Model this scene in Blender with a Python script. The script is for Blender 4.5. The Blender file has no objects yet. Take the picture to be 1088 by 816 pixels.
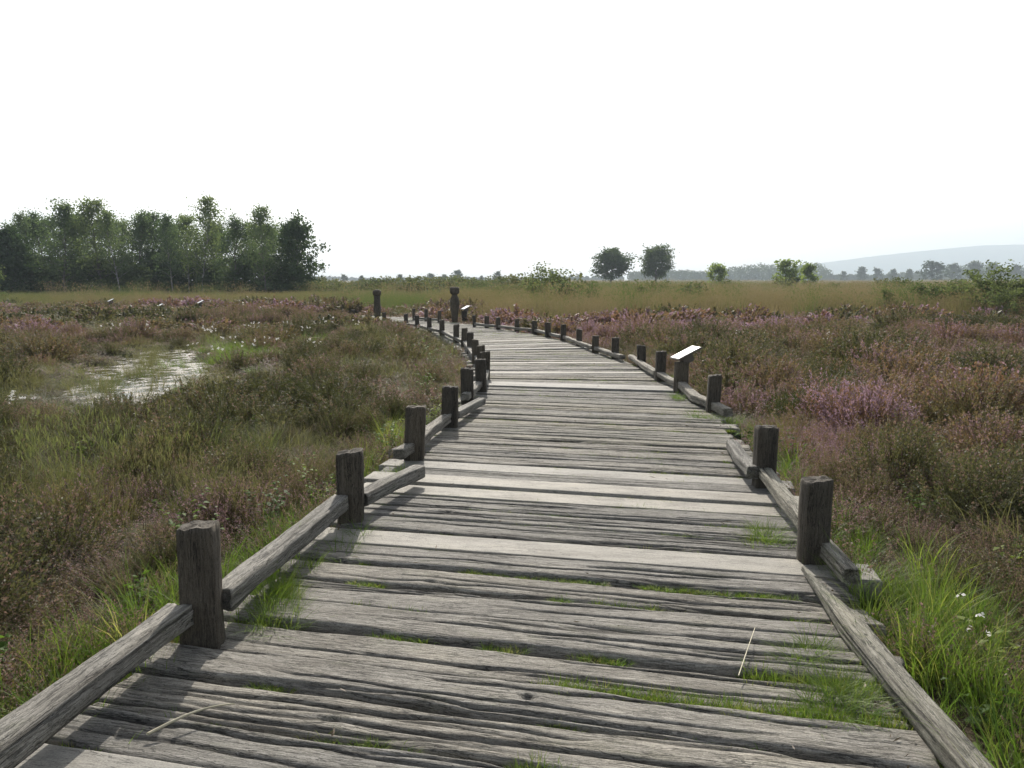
import bpy, math, random
import numpy as np
from mathutils import Vector, Matrix

R = math.radians
random.seed(11)
rng = np.random.default_rng(11)
scene = bpy.context.scene
COL = scene.collection

# ------------------------------------------------------------------ tagging and linking
def tag(o, label=None, cat=None, group=None, kind=None):
    if label: o['label'] = label
    if cat: o['category'] = cat
    if group: o['group'] = group
    if kind: o['kind'] = kind
    return o

def empty(name, loc=(0, 0, 0), rz=0.0):
    o = bpy.data.objects.new(name, None)
    o.empty_display_size = .2
    COL.objects.link(o)
    o.location = loc
    o.rotation_euler = (0, 0, rz)
    return o

def make_mesh(name, V, F, mats=(), mi=None, smooth=False, attrs=None):
    """V (n,3) array; F (m,4) or (m,3) array, or a list of tuples."""
    me = bpy.data.meshes.new(name)
    V = np.asarray(V, dtype=np.float32)
    if isinstance(F, np.ndarray):
        k = F.shape[1]; m = F.shape[0]
        me.vertices.add(len(V)); me.vertices.foreach_set('co', V.ravel())
        me.loops.add(m * k); me.loops.foreach_set('vertex_index', F.astype(np.int32).ravel())
        me.polygons.add(m)
        me.polygons.foreach_set('loop_start', np.arange(0, m * k, k, dtype=np.int32))
        me.update(calc_edges=True)
    else:
        me.from_pydata(V.tolist(), [], F)
        me.update()
    for mt in mats: me.materials.append(mt)
    if mi is not None: me.polygons.foreach_set('material_index', np.asarray(mi, dtype=np.int32))
    if smooth: me.polygons.foreach_set('use_smooth', np.ones(len(me.polygons), dtype=bool))
    for an, av in (attrs or {}).items():
        a = me.attributes.new(an, 'FLOAT', 'POINT'); a.data.foreach_set('value', np.asarray(av, dtype=np.float32))
    me.validate()
    return me

def link(name, me, parent=None, loc=(0, 0, 0), rz=0.0, rot=None):
    o = bpy.data.objects.new(name, me)
    COL.objects.link(o)
    o.location = loc
    o.rotation_euler = rot if rot is not None else (0, 0, rz)
    if parent: o.parent = parent
    return o

def copy_tree(o, parent=None):
    c = o.copy(); COL.objects.link(c); c.parent = parent
    for ch in list(o.children): copy_tree(ch, c)
    return c

# ------------------------------------------------------------------ noise
def _hash(ix, iy, seed):
    h = (ix.astype(np.int64) * 374761393 + iy.astype(np.int64) * 668265263 + seed * 974711) & 0xffffffff
    h = ((h ^ (h >> 13)) * 1274126177) & 0xffffffff
    h = h ^ (h >> 16)
    return (h & 0xffff) / 65535.0

def vnoise(x, y, seed=0):
    x = np.asarray(x, dtype=np.float64); y = np.asarray(y, dtype=np.float64)
    ix = np.floor(x); iy = np.floor(y)
    fx = x - ix; fy = y - iy
    fx = fx * fx * (3 - 2 * fx); fy = fy * fy * (3 - 2 * fy)
    a = _hash(ix, iy, seed); b = _hash(ix + 1, iy, seed)
    c = _hash(ix, iy + 1, seed); d = _hash(ix + 1, iy + 1, seed)
    return (a + (b - a) * fx) * (1 - fy) + (c + (d - c) * fx) * fy

def fbm(x, y, seed=0, octv=4):
    s = 0; amp = .5; tot = 0
    for i in range(octv):
        s = s + amp * vnoise(x * 2 ** i + 17.3 * i, y * 2 ** i - 9.1 * i, seed + i); tot += amp; amp *= .5
    return s / tot

def sstep(a, b, x):
    t = np.clip((x - a) / (b - a), 0, 1)
    return t * t * (3 - 2 * t)

# ------------------------------------------------------------------ materials
class NT:
    def __init__(s, name):
        s.m = bpy.data.materials.new(name); s.m.use_nodes = True
        s.t = s.m.node_tree; s.t.nodes.clear()
        s.out = s.t.nodes.new('ShaderNodeOutputMaterial')
    def n(s, typ, **kw):
        nd = s.t.nodes.new(typ)
        for k, v in kw.items(): setattr(nd, k, v)
        return nd
    def l(s, a, b): s.t.links.new(a, b)
    def val(s, sock, v):
        if hasattr(v, 'is_linked') or hasattr(v, 'links'): s.l(v, sock)
        else: sock.default_value = v
    def coord(s, which='Object'): return s.n('ShaderNodeTexCoord').outputs[which]
    def mapping(s, vec, scale=(1, 1, 1), loc=None):
        m = s.n('ShaderNodeMapping'); m.inputs['Scale'].default_value = scale
        s.l(vec, m.inputs['Vector'])
        if loc is not None: s.l(loc, m.inputs['Location'])
        return m.outputs[0]
    def noise(s, vec, scale, detail=4, rough=.55, dist=0.0):
        n = s.n('ShaderNodeTexNoise'); n.inputs['Scale'].default_value = scale
        n.inputs['Detail'].default_value = detail; n.inputs['Roughness'].default_value = rough
        n.inputs['Distortion'].default_value = dist
        s.l(vec, n.inputs['Vector'])
        return n.outputs['Fac']
    def ramp(s, fac, stops):
        r = s.n('ShaderNodeValToRGB'); e = r.color_ramp.elements
        while len(e) < len(stops): e.new(.5)
        for el, (p, c) in zip(e, stops):
            el.position = p; el.color = (*c, 1) if len(c) == 3 else c
        s.val(r.inputs[0], fac)
        return r.outputs[0]
    def mix(s, fac, a, b, blend='MIX'):
        m = s.n('ShaderNodeMix'); m.data_type = 'RGBA'; m.blend_type = blend
        s.val(m.inputs[0], fac)
        for k, v in ((6, a), (7, b)):
            if isinstance(v, tuple): m.inputs[k].default_value = (*v, 1) if len(v) == 3 else v
            else: s.l(v, m.inputs[k])
        return m.outputs[2]
    def math(s, op, a, b=0.0):
        m = s.n('ShaderNodeMath', operation=op); s.val(m.inputs[0], a); s.val(m.inputs[1], b)
        return m.outputs[0]
    def bump(s, h, strength=.5, dist=.01, normal=None):
        b = s.n('ShaderNodeBump'); b.inputs['Strength'].default_value = strength; b.inputs['Distance'].default_value = dist
        s.l(h, b.inputs['Height'])
        if normal is not None: s.l(normal, b.inputs['Normal'])
        return b.outputs[0]
    def principled(s, col, rough=.8, normal=None, spec=.3):
        p = s.n('ShaderNodeBsdfPrincipled')
        if isinstance(col, tuple): p.inputs['Base Color'].default_value = (*col, 1)
        else: s.l(col, p.inputs['Base Color'])
        s.val(p.inputs['Roughness'], rough)
        p.inputs['Specular IOR Level'].default_value = spec
        if normal is not None: s.l(normal, p.inputs['Normal'])
        return p
    def done(s, sh): s.l(sh, s.out.inputs['Surface']); return s.m

def wood_mat(name, dark, mid, light, knots=.5, moss=.0, bumpd=.006, fine=1.0, rough=.85, spec=.25):
    w = NT(name)
    co = w.coord('Object')
    rnd = w.n('ShaderNodeObjectInfo').outputs['Random']
    off = w.n('ShaderNodeCombineXYZ'); w.l(w.math('MULTIPLY', rnd, 37.0), off.inputs[0]); w.l(w.math('MULTIPLY', rnd, 11.0), off.inputs[1])
    v = w.n('ShaderNodeVectorMath', operation='ADD'); w.l(co, v.inputs[0]); w.l(off.outputs[0], v.inputs[1])
    P = v.outputs[0]
    # slow bends in the grain
    bend = w.noise(w.mapping(P, (1.4, 5, 5)), 1.0, 3)
    sh = w.n('ShaderNodeCombineXYZ'); w.l(w.math('MULTIPLY', bend, .055), sh.inputs[1])
    jag = w.noise(w.mapping(P, (16, 40, 40)), 1.0, 3)                   # small sideways kinks of the fibres
    jv = w.n('ShaderNodeCombineXYZ'); w.l(w.math('MULTIPLY', w.math('SUBTRACT', jag, .5), .016), jv.inputs[1]); w.l(w.math('MULTIPLY', w.math('SUBTRACT', jag, .5), .016), jv.inputs[2])
    v2 = w.n('ShaderNodeVectorMath', operation='ADD'); w.l(P, v2.inputs[0]); w.l(sh.outputs[0], v2.inputs[1])
    v3 = w.n('ShaderNodeVectorMath', operation='ADD'); w.l(v2.outputs[0], v3.inputs[0]); w.l(jv.outputs[0], v3.inputs[1])
    G = v3.outputs[0]
    g1 = w.noise(w.mapping(G, (5.5, 95, 95)), 1.0, 7, .7)
    g2 = w.noise(w.mapping(G, (20.0, 260, 260)), 1.0, 5, .7)
    g3 = w.noise(w.mapping(G, (.9, 24, 24)), 1.0, 4, .6)
    blot = w.noise(w.mapping(P, (2.0, 6, 6)), 1.0, 5, .6)
    g = w.math('ADD', w.math('MULTIPLY', g1, .48), w.math('ADD', w.math('MULTIPLY', g2, .36), w.math('MULTIPLY', g3, .16)))
    col = w.ramp(g, [(.34, dark), (.5, mid), (.68, light)])
    col = w.mix(1.0, col, w.ramp(blot, [(.25, (.62, .60, .58)), (.5, (1, 1, 1)), (.78, (1.22, 1.2, 1.15))]), 'MULTIPLY')
    col = w.mix(1.0, col, w.ramp(rnd, [(0, (.78, .79, .80)), (.5, (1, 1, 1)), (1, (1.16, 1.13, 1.06))]), 'MULTIPLY')
    at = w.n('ShaderNodeAttribute', attribute_name='dirt').outputs['Fac']
    col = w.mix(at, col, (.035, .031, .026))
    if moss:
        ms = w.noise(w.mapping(P, (3.2, 9, 9)), 1.0, 6, .7)
        col = w.mix(w.math('MULTIPLY', w.ramp(ms, [(.56, (0, 0, 0)), (.70, (1, 1, 1))]), moss), col, (.085, .10, .035))
    # thin open checks along the grain
    ck = w.noise(w.mapping(G, (2.6, 50, 50)), 1.0, 3, .5)
    ckm = w.ramp(w.math('ABSOLUTE', w.math('SUBTRACT', ck, .5)), [(.0, (0, 0, 0)), (.032 * fine, (1, 1, 1))])
    ckb = w.noise(w.mapping(G, (6.5, 120, 120)), 1.0, 2, .5)
    ckbm = w.ramp(w.math('ABSOLUTE', w.math('SUBTRACT', ckb, .48)), [(.0, (.25, .25, .25)), (.03 * fine, (1, 1, 1))])
    ckm2 = w.mix(w.ramp(w.noise(w.mapping(P, (1.2, 5, 5)), 2.0, 3), [(.42, (0, 0, 0)), (.54, (1, 1, 1))]), (1, 1, 1), ckm)
    ckm2 = w.mix(1.0, ckm2, ckbm, 'MULTIPLY')
    col = w.mix(1.0, w.mix(.8, (1, 1, 1), ckm2), col, 'MULTIPLY')
    spk = w.noise(P, 150, 4, .7)
    col = w.mix(1.0, col, w.ramp(spk, [(.3, (.72, .71, .69)), (.5, (1, 1, 1)), (.7, (1.25, 1.24, 1.2))]), 'MULTIPLY')
    h = w.math('ADD', w.math('MULTIPLY', g1, .6), w.math('ADD', w.math('MULTIPLY', g2, .3), w.math('MULTIPLY', ckm2, .45)))
    return w.done(w.principled(col, rough, w.bump(h, .9, bumpd), spec).outputs[0])

def leaf_mat(name, stops, trans=.45, rough=.55, attr=True, spec=.25, tr_tint=(1.15, 1.2, .7), posnoise=None):
    w = NT(name)
    if attr:
        t = w.n('ShaderNodeAttribute', attribute_name='tint', attribute_type='INSTANCER').outputs['Fac']
    else:
        t = w.n('ShaderNodeObjectInfo').outputs['Random']
    geo = w.n('ShaderNodeNewGeometry')
    isl = geo.outputs['Random Per Island']
    f = w.math('ADD', t, w.math('MULTIPLY', w.math('SUBTRACT', isl, .5), .35))
    if posnoise:
        pn = w.noise(geo.outputs['Position'], posnoise, 2)
        f = w.math('ADD', f, w.math('MULTIPLY', w.math('SUBTRACT', pn, .5), .9))
    col = w.ramp(f, stops)
    p = w.principled(col, rough, None, spec)
    tr = w.n('ShaderNodeBsdfTranslucent')
    w.l(w.mix(1.0, col, tr_tint, 'MULTIPLY'), tr.inputs['Color'])
    mx = w.n('ShaderNodeMixShader'); mx.inputs[0].default_value = trans
    w.l(p.outputs[0], mx.inputs[1]); w.l(tr.outputs[0], mx.inputs[2])
    return w.done(mx.outputs[0])

M = {}
M['old'] = wood_mat('weathered_oak', (.047, .043, .036), (.174, .165, .147), (.318, .305, .278), moss=.25)
M['mossy'] = wood_mat('weathered_oak_mossy', (.065, .06, .048), (.18, .17, .145), (.27, .258, .222), moss=.6)
M['new'] = wood_mat('pale_timber', (.155, .148, .13), (.218, .208, .184), (.27, .259, .232), bumpd=.0015, fine=.5, rough=.75)
M['post'] = wood_mat('post_oak', (.034, .028, .021), (.078, .067, .052), (.125, .110, .088), bumpd=.004)
M['rail'] = wood_mat('rail_oak', (.06, .055, .046), (.19, .18, .158), (.31, .295, .265), moss=.3, bumpd=.006)
M['lichen'] = wood_mat('rail_lichen', (.065, .06, .046), (.205, .193, .155), (.36, .345, .295), moss=.6, bumpd=.006)

def simple_mat(name, col, rough=.6, spec=.4, n=0.0, metallic=0.0):
    w = NT(name)
    c = w.noise(w.coord('Object'), 9, 5)
    cc = w.mix(1.0, w.ramp(c, [(.3, tuple(x * .8 for x in col)), (.7, tuple(min(1, x * 1.12) for x in col))]), (1, 1, 1), 'MULTIPLY')
    p = w.principled(cc, rough, w.bump(c, .3, .004), spec)
    p.inputs['Metallic'].default_value = metallic
    return w.done(p.outputs[0])
M['panel'] = simple_mat('panel_laminate', (.50, .51, .50), .3, .5)
M['panel_frame'] = simple_mat('panel_frame', (.10, .085, .07), .7)
M['iron'] = simple_mat('rusty_iron', (.14, .09, .06), .6, .4, metallic=.6)

# plants
M['h_leaf'] = leaf_mat('heather_leaf', [(0, (0.067, 0.077, 0.036)), (.3, (0.111, 0.113, 0.055)), (.55, (0.146, 0.123, 0.067)), (.8, (0.179, 0.125, 0.076)), (1, (0.186, 0.114, 0.083))], .45, tr_tint=(1.12, 1.02, .75), posnoise=.35)
M['h_flow'] = leaf_mat('heather_flower', [(0, (0.149, 0.111, 0.077)), (.3, (0.187, 0.127, 0.101)), (.55, (0.215, 0.143, 0.143)), (.8, (0.237, 0.159, 0.185)), (1, (0.292, 0.201, 0.253))], .5, tr_tint=(1.05, 1, .98), posnoise=.5)
M['h_stem'] = leaf_mat('heather_stem', [(0, (.045, .034, .022)), (1, (.10, .07, .05))], .05)
M['g_fresh'] = leaf_mat('fresh_grass', [(0, (0.079, 0.143, 0.024)), (.45, (0.120, 0.182, 0.033)), (.75, (0.174, 0.198, 0.055)), (1, (0.300, 0.269, 0.121))], .5)
M['g_dry'] = leaf_mat('sedge_grass', [(0, (0.092, 0.104, 0.046)), (.5, (0.140, 0.137, 0.070)), (.8, (0.198, 0.177, 0.097)), (1, (0.299, 0.260, 0.143))], .45, tr_tint=(1.12, 1.1, .75))
M['g_moor'] = leaf_mat('moor_grass', [(0, (0.099, 0.130, 0.056)), (.35, (0.151, 0.150, 0.080)), (.65, (0.186, 0.147, 0.099)), (1, (0.211, 0.166, 0.123))], .4, spec=.05, posnoise=.05)
M['cotton'] = leaf_mat('cotton_head', [(0, (.70, .68, .64)), (1, (.85, .84, .80))], .35, tr_tint=(1, 1, 1))
M['herb'] = leaf_mat('herb_leaf', [(0, (.045, .085, .018)), (.5, (.080, .135, .026)), (1, (.15, .19, .04))], .5, rough=.6, spec=.15, attr=False)
M['herb_i'] = leaf_mat('herb_leaf_scattered', [(0, (.045, .085, .018)), (.5, (.080, .135, .026)), (1, (.15, .19, .04))], .5, rough=.6, spec=.15)
M['birch_leaf'] = leaf_mat('birch_leaf', [(0, (0.071, 0.106, 0.065)), (.5, (0.099, 0.136, 0.076)), (1, (0.134, 0.167, 0.085))], .48, spec=.06, rough=.8, attr=False, posnoise=.25)
M['oak_leaf'] = leaf_mat('oak_leaf', [(0, (.050, .080, .040)), (.5, (.074, .104, .048)), (1, (.095, .122, .052))], .3, spec=.06, rough=.8, attr=False, posnoise=.2)
M['scrub_leaf'] = leaf_mat('scrub_leaf', [(0, (.085, .104, .050)), (.5, (.114, .128, .062)), (1, (.145, .148, .076))], .35, spec=.06, rough=.8, attr=False, posnoise=.3)
M['young_leaf'] = leaf_mat('young_birch_leaf', [(0, (0.086, 0.113, 0.055)), (.5, (0.113, 0.137, 0.068)), (1, (0.140, 0.155, 0.084))], .48, attr=False, rough=.8, spec=.06)
M['light_leaf'] = leaf_mat('light_tree_leaf', [(0, (.120, .165, .055)), (.5, (.160, .205, .068)), (1, (.20, .225, .082))], .55, attr=False, rough=.8, spec=.06)
M['far_leaf'] = leaf_mat('far_leaf', [(0, (.034, .056, .024)), (.5, (.048, .070, .027)), (1, (.066, .088, .032))], .3, spec=.06, rough=.8, attr=False, posnoise=.02)

def bark_mat(name, a, b, band=0.0):
    w = NT(name)
    co = w.coord('Object')
    n1 = w.noise(w.mapping(co, (6, 6, 1.6)), 2.0, 5)
    col = w.ramp(n1, [(.35, a), (.65, b)])
    return w.done(w.principled(col, .85, w.bump(n1, .6, .02)).outputs[0])
M['bark'] = bark_mat('grey_bark', (.055, .048, .04), (.16, .15, .135))
M['birch_bark'] = bark_mat('birch_bark', (.05, .045, .04), (.34, .33, .31))
M['twig'] = bark_mat('reddish_twig', (.06, .04, .03), (.12, .08, .06))

# ------------------------------------------------------------------ the boardwalk's plan
LE = np.array([(-1.98, .32), (-1.77, 1.22), (-1.42, 2.95), (-1.16, 4.38), (-.98, 6.62), (-.66, 9.37), (-.52, 11.21), (-.58, 12.43), (-.93, 15.08), (-1.38, 18.13), (-2.05, 20.89), (-3.06, 23.5), (-4.56, 26.4), (-6.4, 29.0), (-9.0, 31.4)])
RE = np.array([(.70, -.24), (.95, .66), (1.35, 2.34), (1.68, 3.80), (2.03, 5.96), (2.36, 8.66), (2.42, 10.7), (2.36, 12.43), (1.92, 15.38), (1.30, 19.05), (.42, 21.8), (-.74, 24.6), (-2.42, 28.0), (-4.5, 31.2), (-7.7, 34.0)])
def crom(P, n=24):
    out = []
    Q = np.vstack([2 * P[0] - P[1], P, 2 * P[-1] - P[-2]])
    for i in range(1, len(Q) - 2):
        p0, p1, p2, p3 = Q[i - 1], Q[i], Q[i + 1], Q[i + 2]
        for k in range(n):
            t = k / n
            out.append(.5 * (2 * p1 + (p2 - p0) * t + (2 * p0 - 5 * p1 + 4 * p2 - p3) * t * t + (3 * p1 - p0 - 3 * p2 + p3) * t ** 3))
    out.append(Q[-2])
    return np.array(out)
LC, RC = crom(LE), crom(RE)
CC = (LC + RC) / 2
seg = np.r_[0, np.cumsum(np.linalg.norm(np.diff(CC, axis=0), axis=1))]
def station(s):
    f = lambda A: np.array([np.interp(s, seg, A[:, 0]), np.interp(s, seg, A[:, 1])])
    return f(LC), f(RC)

CSUB = CC[::6]; HW = (np.linalg.norm(LC - RC, axis=1) / 2)[::6]
def deck_dist(x, y):
    """signed distance to the deck's edge (negative on the deck), and side (-1 pond side, +1)"""
    x = np.asarray(x, float); y = np.asarray(y, float)
    best = np.full(x.shape, 1e9); side = np.zeros(x.shape)
    for (a, b, ha, hb) in zip(CSUB[:-1], CSUB[1:], HW[:-1], HW[1:]):
        d = b - a; L2 = d @ d
        t = np.clip(((x - a[0]) * d[0] + (y - a[1]) * d[1]) / L2, 0, 1)
        px = a[0] + t * d[0]; py = a[1] + t * d[1]
        dd = np.hypot(x - px, y - py) - (ha + (hb - ha) * t) * .985
        sd = np.sign((x - a[0]) * d[1] - (y - a[1]) * d[0])
        m = dd < best
        best = np.where(m, dd, best); side = np.where(m, sd, side)
    return best, side

# ------------------------------------------------------------------ terrain
def ell(x, y, cx, cy, ang, a, b):
    c, s = math.cos(ang), math.sin(ang)
    u = ((x - cx) * c + (y - cy) * s) / a; v = (-(x - cx) * s + (y - cy) * c) / b
    return 1 - np.sqrt(u * u + v * v)
def pond(x, y):
    wob = (fbm(x * .9, y * .9, 5, 3) - .5) * 1.1
    m = np.maximum(ell(x, y, -6.65, 13.8, R(112), 4.3, 1.35), ell(x, y, -7.6, 18.6, R(25), 2.0, .9))
    m = np.maximum(m, ell(x, y, -7.7, 10.2, 0, 1.3, 1.0))
    return m + wob * .85
WATER_Z = -.245
def ground_z(x, y):
    x = np.asarray(x, float); y = np.asarray(y, float)
    d, _ = deck_dist(x, y)
    r = np.hypot(x, y)
    amp = sstep(.0, 1.8, d) * (1 - .75 * sstep(40, 90, r))
    und = (fbm(x * .55, y * .55, 21, 3) - .42) * .34
    z = -.15 + np.maximum(und, -.06) * amp - .05 * (1 - sstep(-.25, .05, d)) + sstep(.1, 1.2, d) * .02
    z = z - .28 * sstep(-.12, .18, pond(x, y)) * (r < 40)
    z = z + (fbm(x * .012, y * .012, 3, 2) - .5) * 1.0 * sstep(60, 300, r)
    return z

def axis(lo, hi, fine_lo, fine_hi, step, growth=1.12):
    v = list(np.arange(fine_lo, fine_hi + step, step))
    s = step; p = v[-1]
    while p < hi: s *= growth; p += s; v.append(min(p, hi))
    s = step; p = v[0]
    while p > lo: s *= growth; p -= s; v.insert(0, max(p, lo))
    return np.array(v)
gx = axis(-4200, 4200, -16, 16, .2); gy = axis(-300, 4300, -1, 30, .2)
GX, GY = np.meshgrid(gx, gy)
GZ = ground_z(GX.ravel(), GY.ravel())
nx, ny = len(gx), len(gy)
idx = np.arange(nx * ny).reshape(ny, nx)
F = np.stack([idx[:-1, :-1], idx[:-1, 1:], idx[1:, 1:], idx[1:, :-1]], -1).reshape(-1, 4)
w = NT('peat_ground')
geo = w.n('ShaderNodeNewGeometry').outputs['Position']
a1 = w.noise(geo, 1.3, 6, .65); a2 = w.noise(geo, 14, 5, .65); a3 = w.noise(geo, .06, 3)
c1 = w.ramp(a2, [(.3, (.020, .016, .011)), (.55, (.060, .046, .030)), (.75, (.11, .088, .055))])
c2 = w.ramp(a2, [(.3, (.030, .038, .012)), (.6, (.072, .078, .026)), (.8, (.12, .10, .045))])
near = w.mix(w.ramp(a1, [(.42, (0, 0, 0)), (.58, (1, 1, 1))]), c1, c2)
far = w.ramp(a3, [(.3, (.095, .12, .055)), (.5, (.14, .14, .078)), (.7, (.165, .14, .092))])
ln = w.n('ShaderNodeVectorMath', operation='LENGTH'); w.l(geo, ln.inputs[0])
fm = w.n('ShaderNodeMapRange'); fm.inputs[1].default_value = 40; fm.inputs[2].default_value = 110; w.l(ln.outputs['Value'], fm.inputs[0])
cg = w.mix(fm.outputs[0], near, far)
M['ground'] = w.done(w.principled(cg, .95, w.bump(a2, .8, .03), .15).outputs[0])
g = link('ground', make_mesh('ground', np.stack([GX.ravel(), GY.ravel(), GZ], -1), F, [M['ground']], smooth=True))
tag(g, 'dark peaty heath ground between the plants', kind='structure')

# pond water
w = NT('bog_water')
geo = w.n('ShaderNodeNewGeometry').outputs['Position']
wn = w.noise(geo, 5, 4); scum = w.noise(geo, 3.2, 6, .7)
sm = w.ramp(scum, [(.50, (0, 0, 0)), (.56, (1, 1, 1))])
colw = w.mix(sm, (.030, .026, .018), w.ramp(w.noise(geo, 30, 3), [(.3, (.10, .085, .06)), (.7, (.34, .32, .28))]))
pw = w.principled(colw, .1, w.bump(w.math('ADD', w.math('MULTIPLY', wn, .3), w.math('MULTIPLY', sm, .4)), .5, .02), .5)
w.l(w.ramp(sm, [(0, (.06,) * 3), (1, (.7,) * 3)]), pw.inputs['Roughness'])
M['water'] = w.done(pw.outputs[0])
wx = np.linspace(-12, -4, 41); wy = np.linspace(7.5, 22, 61)
WX, WY = np.meshgrid(wx, wy); ii = np.arange(WX.size).reshape(WX.shape)
Fw = np.stack([ii[:-1, :-1], ii[:-1, 1:], ii[1:, 1:], ii[1:, :-1]], -1).reshape(-1, 4)
wo = link('water', make_mesh('water', np.stack([WX.ravel(), WY.ravel(), np.full(WX.size, WATER_Z)], -1), Fw, [M['water']], smooth=True))
tag(wo, 'shallow bog pool with floating scum among heather', kind='structure')

# hill on the horizon
hx = np.linspace(300, 3900, 150); hy = np.linspace(3000, 4150, 40)
HX, HY = np.meshgrid(hx, hy)
prof = np.interp(HX / HY * 800 + 544, [640, 760, 850, 907, 950, 1000, 1035, 1088, 1180, 1300, 1450], [0, 4, 18, 25, 30, 35, 38.5, 40, 39, 34, 36])
crest = sstep(3000, 3600, HY) * (1 - .25 * sstep(3600, 4150, HY))
HZ = -3 + prof * 3500 / 800 * crest + (fbm(HX * .004, HY * .004, 8, 4) - .5) * 9 * crest
ii = np.arange(HX.size).reshape(HX.shape)
Fh = np.stack([ii[:-1, :-1], ii[:-1, 1:], ii[1:, 1:], ii[1:, :-1]], -1).reshape(-1, 4)
w = NT('wooded_hill')
geo = w.n('ShaderNodeNewGeometry').outputs['Position']
hn = w.noise(geo, .02, 6, .7)
M['hill'] = w.done(w.principled(w.ramp(hn, [(.35, (.03, .05, .022)), (.65, (.07, .095, .04))]), .95, w.bump(hn, 1.0, 12)).outputs[0])
hl = link('hill', make_mesh('hill', np.stack([HX.ravel(), HY.ravel(), HZ.ravel()], -1), Fh, [M['hill']], smooth=True))
tag(hl, 'long low wooded hill fading into haze on the horizon', kind='structure')

# ------------------------------------------------------------------ boards
def board_mesh(name, L, W, T, nxx, nyy, seed, mat, old=True):
    r = np.random.default_rng(seed)
    u = np.linspace(-.5, .5, nxx + 1); v = np.linspace(-.5, .5, nyy + 1)
    U, V = np.meshgrid(u, v)
    x = U * L; y = V * W
    k = 1.0 if old else .22
    so = seed * 3.7
    # wavy long edges and ragged ends
    e_hi = (fbm(x * 2.2 + so, x * 0 + 3, seed % 97, 4) - .58) * .055 * k
    e_lo = (fbm(x * 2.2 + so, x * 0 + 9, seed % 89, 4) - .42) * .055 * k
    y = y + np.where(V > 0, e_hi, e_lo) * (np.abs(V) * 2) ** 1.5
    x = x + (fbm(y * 9 + so, y * 0, seed % 61, 3) - .5) * .07 * k * (np.abs(U) * 2) ** 6
    z = (fbm(x * 1.1 + so, y * 4, seed % 53, 3) - .5) * .010 * k
    mean = (fbm(x * 1.2 + so, y * 0, seed % 47, 3) - .5) * .05
    z += (fbm(x * 2.4 + so, (y + mean) * 70, seed % 43, 3) - .5) * .0022 * k
    z += (fbm(x * 1.6 + so, (y + mean) * 26, seed % 41, 2) - .5) * .0012 * k
    dirt = np.zeros_like(x)
    if old:
        for c in range(int(r.integers(4, 8))):
            x0 = r.uniform(-.5, .5) * L; ln = r.uniform(.25, 1.3); y0 = r.uniform(-.42, .42) * W
            wd = r.uniform(.0025, .006); dp = r.uniform(.008, .022)
            path = y0 + (fbm((x - x0) * 2.5 + c * 7.7, x * 0 + c, seed % 37, 3) - .5) * .05 - mean * .35
            tp = np.clip(1 - ((x - x0) / ln) ** 2, 0, 1) ** .5
            q = np.exp(-((y - path) / (wd * (.4 + tp) + .0025)) ** 2) * tp
            z -= dp * q; dirt = np.maximum(dirt, q * .75)
        if r.random() < .35:                                           # a knot hole with radiating checks
            kx, ky = r.uniform(-.35, .35) * L, r.uniform(-.25, .25) * W
            rr = np.hypot((x - kx) * .7, y - ky); q = np.exp(-(rr / .016) ** 2)
            z += .006 * np.exp(-(rr / .06) ** 2) - .022 * q; dirt = np.maximum(dirt, q * .7)
    ed = np.minimum((.5 - np.abs(V)) * W, (.5 - np.abs(U)) * L)
    rd = .022 if old else .008
    z -= (.014 if old else .005) * np.clip(1 - ed / rd, 0, 1) ** 2
    z = np.minimum(z, .012)
    n = x.size
    top = np.stack([x.ravel(), y.ravel(), z.ravel()], -1)
    ii = np.arange(n).reshape(x.shape)
    Ft = np.stack([ii[:-1, :-1], ii[:-1, 1:], ii[1:, 1:], ii[1:, :-1]], -1).reshape(-1, 4)
    ring = np.r_[ii[0, :-1], ii[:-1, -1], ii[-1, :0:-1], ii[:0:-1, 0]]
    bot = top[ring].copy(); bot[:, 2] = -T
    m = len(ring); nb = np.arange(n, n + m)
    Fs = np.stack([ring, nb, np.roll(nb, -1), np.roll(ring, -1)], -1)
    me_v = np.vstack([top, bot])
    return make_mesh(name, me_v, np.vstack([Ft, Fs]), [mat], smooth=True, attrs={'dirt': np.r_[dirt.ravel(), np.zeros(m)]})

boardwalk = empty('boardwalk', (.05, 2.0, -.12))
tag(boardwalk, 'long curving boardwalk of weathered grey sleepers crossing the heath', 'boardwalk')
bpy.context.view_layer.update()
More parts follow.
